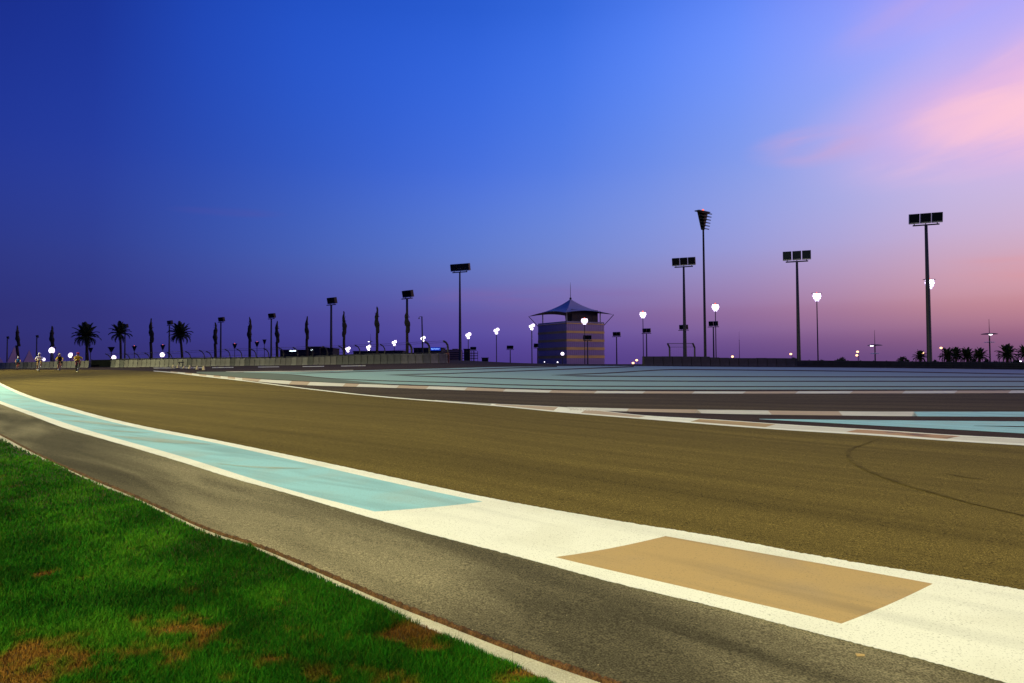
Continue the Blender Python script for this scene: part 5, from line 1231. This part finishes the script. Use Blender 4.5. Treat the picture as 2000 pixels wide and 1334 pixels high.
# ------------------------------------------------------------------ cyclists (facing -Y, towards the camera)
def bicycle_parts(r, frame_mat):
    w_ = MB(); n = 24
    w_.tube([(0, .335 * math.cos(a), .335 * math.sin(a)) for a in np.linspace(0, 2 * math.pi, n + 1)], .016, 6, cap=False); tyre = w_.mesh('tyre', M['black'], True)
    w_ = MB(); w_.tube([(0, .312 * math.cos(a), .312 * math.sin(a)) for a in np.linspace(0, 2 * math.pi, n + 1)], .011, 6, cap=False)
    for k in range(16): 
        a = 2 * math.pi * k / 16; w_.tube([(0.02 * (-1) ** k, .02 * math.cos(a), .02 * math.sin(a)), (0, .31 * math.cos(a), .31 * math.sin(a))], .0018, 3)
    w_.tube([(-.05, 0, 0), (.05, 0, 0)], .02, 8); rim = w_.mesh('rim', M['steel'], True)
    for y in (-.50, .49):
        t = link('wheel', tyre, r, (0, y, .35)); link('rim', rim, t)
    f = MB()
    for a, b, rr in (((0, -.36, .86), (0, .06, .29), .02), ((0, -.34, .92), (0, .20, .88), .017), ((0, .06, .29), (0, .24, .95), .017), ((.03, .24, .9), (.04, .49, .35), .009), ((-.03, .24, .9), (-.04, .49, .35), .009), ((.03, .06, .29), (.04, .49, .35), .01), ((-.03, .06, .29), (-.04, .49, .35), .01), ((0, -.34, .96), (0, -.38, .80), .02), ((.045, -.38, .78), (.045, -.50, .35), .011), ((-.045, -.38, .78), (-.045, -.50, .35), .011), ((-.05, -.38, .79), (.05, -.38, .79), .014)):
        f.tube([a, b], rr, 7)
    f.build('frame', frame_mat, r)
    h = MB(); h.tube([(0, -.33, .95), (0, -.42, .98)], .015, 6)
    h.tube([(-.20, -.50, .84), (-.205, -.58, .88), (-.205, -.56, .955), (-.20, -.46, .975), (-.1, -.42, .98), (.1, -.42, .98), (.20, -.46, .975), (.205, -.56, .955), (.205, -.58, .88), (.20, -.50, .84)], .014, 7); h.build('handlebar', M['black'], r)
    s_ = MB(); s_.ball((0, .28, .965), .13, 10, 6, 0, (.5, 1.05, .22)); s_.build('saddle', M['black'], r)
    c = MB(); c.tube([(.06, .06, .29), (.07, .02, .45)], .013, 6); c.tube([(-.06, .06, .29), (-.07, .10, .13)], .013, 6); c.tube([(-.06, .06, .29), (.06, .06, .29)], .02, 8); c.box((.11, .02, .45), (.09, .06, .02)); c.box((-.11, .10, .13), (.09, .06, .02)); c.build('crank', M['steel'], r)

def rider_body(jersey, sleeves, shorts, shin, shoe):
    sk = [  # name, position, radius
        ('pelvis', (0, .24, 1.02), .135), ('waist', (0, .10, 1.16), .125), ('chest', (0, -.08, 1.27), .165), ('neckb', (0, -.17, 1.37), .085), ('neck', (0, -.22, 1.43), .058), ('jaw', (0, -.28, 1.47), .075), ('skull', (0, -.285, 1.56), .088), ('crown', (0, -.27, 1.62), .06), ('nose', (0, -.375, 1.525), .018)]
    V = [s_[1] for s_ in sk]; Rr = [s_[2] for s_ in sk]; E = [(0, 1), (1, 2), (2, 3), (3, 4), (4, 5), (5, 6), (6, 7), (6, 8)]
    def add(p, r_, par): V.append(p); Rr.append(r_); E.append((par, len(V) - 1)); return len(V) - 1
    for s_ in (-1, 1):
        sh = add((s_ * .20, -.13, 1.30), .085, 2); el = add((s_ * .30, -.28, 1.11), .052, sh); wr = add((s_ * .215, -.46, 1.015), .032, el); pa = add((s_ * .207, -.525, .99), .036, wr)
        for k, (fx, fl) in enumerate(((-.030, .9), (-.010, 1.0), (.010, 1.0), (.030, .85))):
            a = add((s_ * (.207 + fx * .8), -.585, .975 + .0 * fl), .012, pa); add((s_ * (.207 + fx * .8), -.60, .94), .010, a)
        a = add((s_ * .175, -.53, .975), .012, pa); add((s_ * .17, -.555, .95), .010, a)
        up = s_ > 0
        hp = add((s_ * .10, .20, .98), .105, 0); kn = add((s_ * .135, -.17, .80) if up else (s_ * .125, -.06, .60), .066, hp); cf_ = add((s_ * .13, -.08, .62) if up else (s_ * .12, .05, .40), .058, kn); an = add((s_ * .115, .09, .50) if up else (s_ * .115, .17, .20), .036, cf_); add((s_ * .115, .10, .445) if up else (s_ * .115, .19, .13), .04, an); add((s_ * .12, -.06, .445) if up else (s_ * .12, .04, .115), .034, len(V) - 1)
    me = bpy.data.meshes.new('body'); me.from_pydata(V, E, []); o = bpy.data.objects.new('body', me); COL.objects.link(o)
    md = o.modifiers.new('skin', 'SKIN'); md.use_smooth_shade = True
    for i, q in enumerate(me.skin_vertices[0].data): q.radius = (Rr[i], Rr[i]); q.use_root = (i == 0)
    sb = o.modifiers.new('sub', 'SUBSURF'); sb.levels = 1; sb.render_levels = 1
    dg = bpy.context.evaluated_depsgraph_get(); m2 = bpy.data.meshes.new_from_object(o.evaluated_get(dg)); bpy.data.objects.remove(o)
    m2.materials.clear()
    for m in (jersey, sleeves, shorts, M['skin'], shin, shoe): m2.materials.append(m)
    for p in m2.polygons:
        x_, y_, z_ = p.center; p.use_smooth = True
        leg = (z_ < 1.0 and y_ > -.30 and abs(x_) < .22 and not (y_ < -.28 and z_ > .9))
        if z_ > 1.405 and y_ < -.17 and abs(x_) < .12: k = 3
        elif abs(x_) > .145 and y_ < -.10 and z_ > .9 and not (leg and z_ < .9): k = 1 if (z_ > 1.16) else 3
        elif z_ > 1.03: k = 0
        elif z_ > .70 or (z_ > .62 and y_ > -.1 and x_ < 0): k = 2
        elif z_ < .19 or (x_ > 0 and z_ < .475): k = 5
        else: k = 4
        p.material_index = k
    return m2
def cloth(name, c): return material(name, c, 0.8, var=0.15, scale=12)
def cyclist(px, py, rz, s_, desc, bdesc, jersey, sleeves, shorts, shin, shoe, helmet, fr):
    X, Y, Z = ground(px, py, 0.008); loc = (float(X), float(Y), float(Z))
    b = empty('bicycle', loc, rz, s_); tag(b, bdesc, 'bicycle', 'racing bicycles'); bicycle_parts(b, fr)
    p = empty('person', loc, rz, s_); tag(p, desc, 'person', 'cyclists riding towards the camera')
    link('body', rider_body(jersey, sleeves, shorts, shin, shoe), p)
    mb = MB(); mb.ball((0, -.265, 1.60), .118, 14, 9, 0, (.92, 1.25, .82)); mb.build('helmet', helmet, p, True)
    mb = MB(); mb.tube([(-.085, -.30, 1.545), (-.06, -.372, 1.548), (0, -.388, 1.545), (.06, -.372, 1.548), (.085, -.30, 1.545)], .019, 6); mb.build('glasses', M['black'], p)
    mb = MB(); mb.ball((0, -.362, 1.482), .02, 8, 5, 0, (1.3, .6, .35)); mb.build('mouth', M['redskin'], p)
    for q in (-1, 1):
        mb = MB(); mb.ball((q * .088, -.275, 1.535), .024, 6, 5, 0, (.4, .8, 1.2)); mb.build('ear', M['skin'], p)
M['redskin'] = material('lips', (0.30, 0.10, 0.08), 0.6, var=0.1, scale=20)
cw, cb, cy_, ck = cloth('white_lycra', (.82, .81, .84)), cloth('blue_lycra', (.03, .26, .56)), cloth('yellow_lycra', (.82, .60, .02)), cloth('black_lycra', (.012, .014, .012))
cr_ = cloth('red_helmet_shell', (.50, .03, .02)); ct = cloth('tan_lycra', (.32, .2, .08)); cm = cloth('maroon_lycra', (.16, .03, .04))
fr_ = [material('white_bike_paint', (.6, .6, .62), .35, var=.05, scale=5), material('red_bike_paint', (.35, .03, .03), .35, var=.05, scale=5), material('black_bike_paint', (.02, .02, .025), .35, var=.05, scale=5), material('silver_bike_paint', (.4, .42, .45), .35, .5, var=.05, scale=5)]
cyclist(35, 722.6, R(34), 0.98, 'cyclist in a blue jersey and white helmet, leftmost and farthest of the four', 'bicycle ridden by the leftmost cyclist in blue', cb, M['skin'], ck, M['skin'], ck, cw, fr_[1])
cyclist(76.5, 725.8, R(36), 1.18, 'cyclist in a white jersey and white helmet, second from the left', 'bicycle ridden by the cyclist in the white jersey', cw, cw, ct, M['skin'], cw, cw, fr_[3])
cyclist(116.5, 724.6, R(31), 1.12, 'cyclist in a black jersey with yellow sleeves, third from the left', 'bicycle ridden by the cyclist in black with yellow sleeves', ck, cy_, ck, M['skin'], cw, cloth('grey_helmet_shell', (.4, .36, .34)), fr_[1])
cyclist(152, 727, R(34), 1.14, 'cyclist in a yellow jersey and red helmet, rightmost of the four', 'bicycle ridden by the cyclist in the yellow jersey', cy_, cy_, cm, ck, ck, cr_, fr_[2])
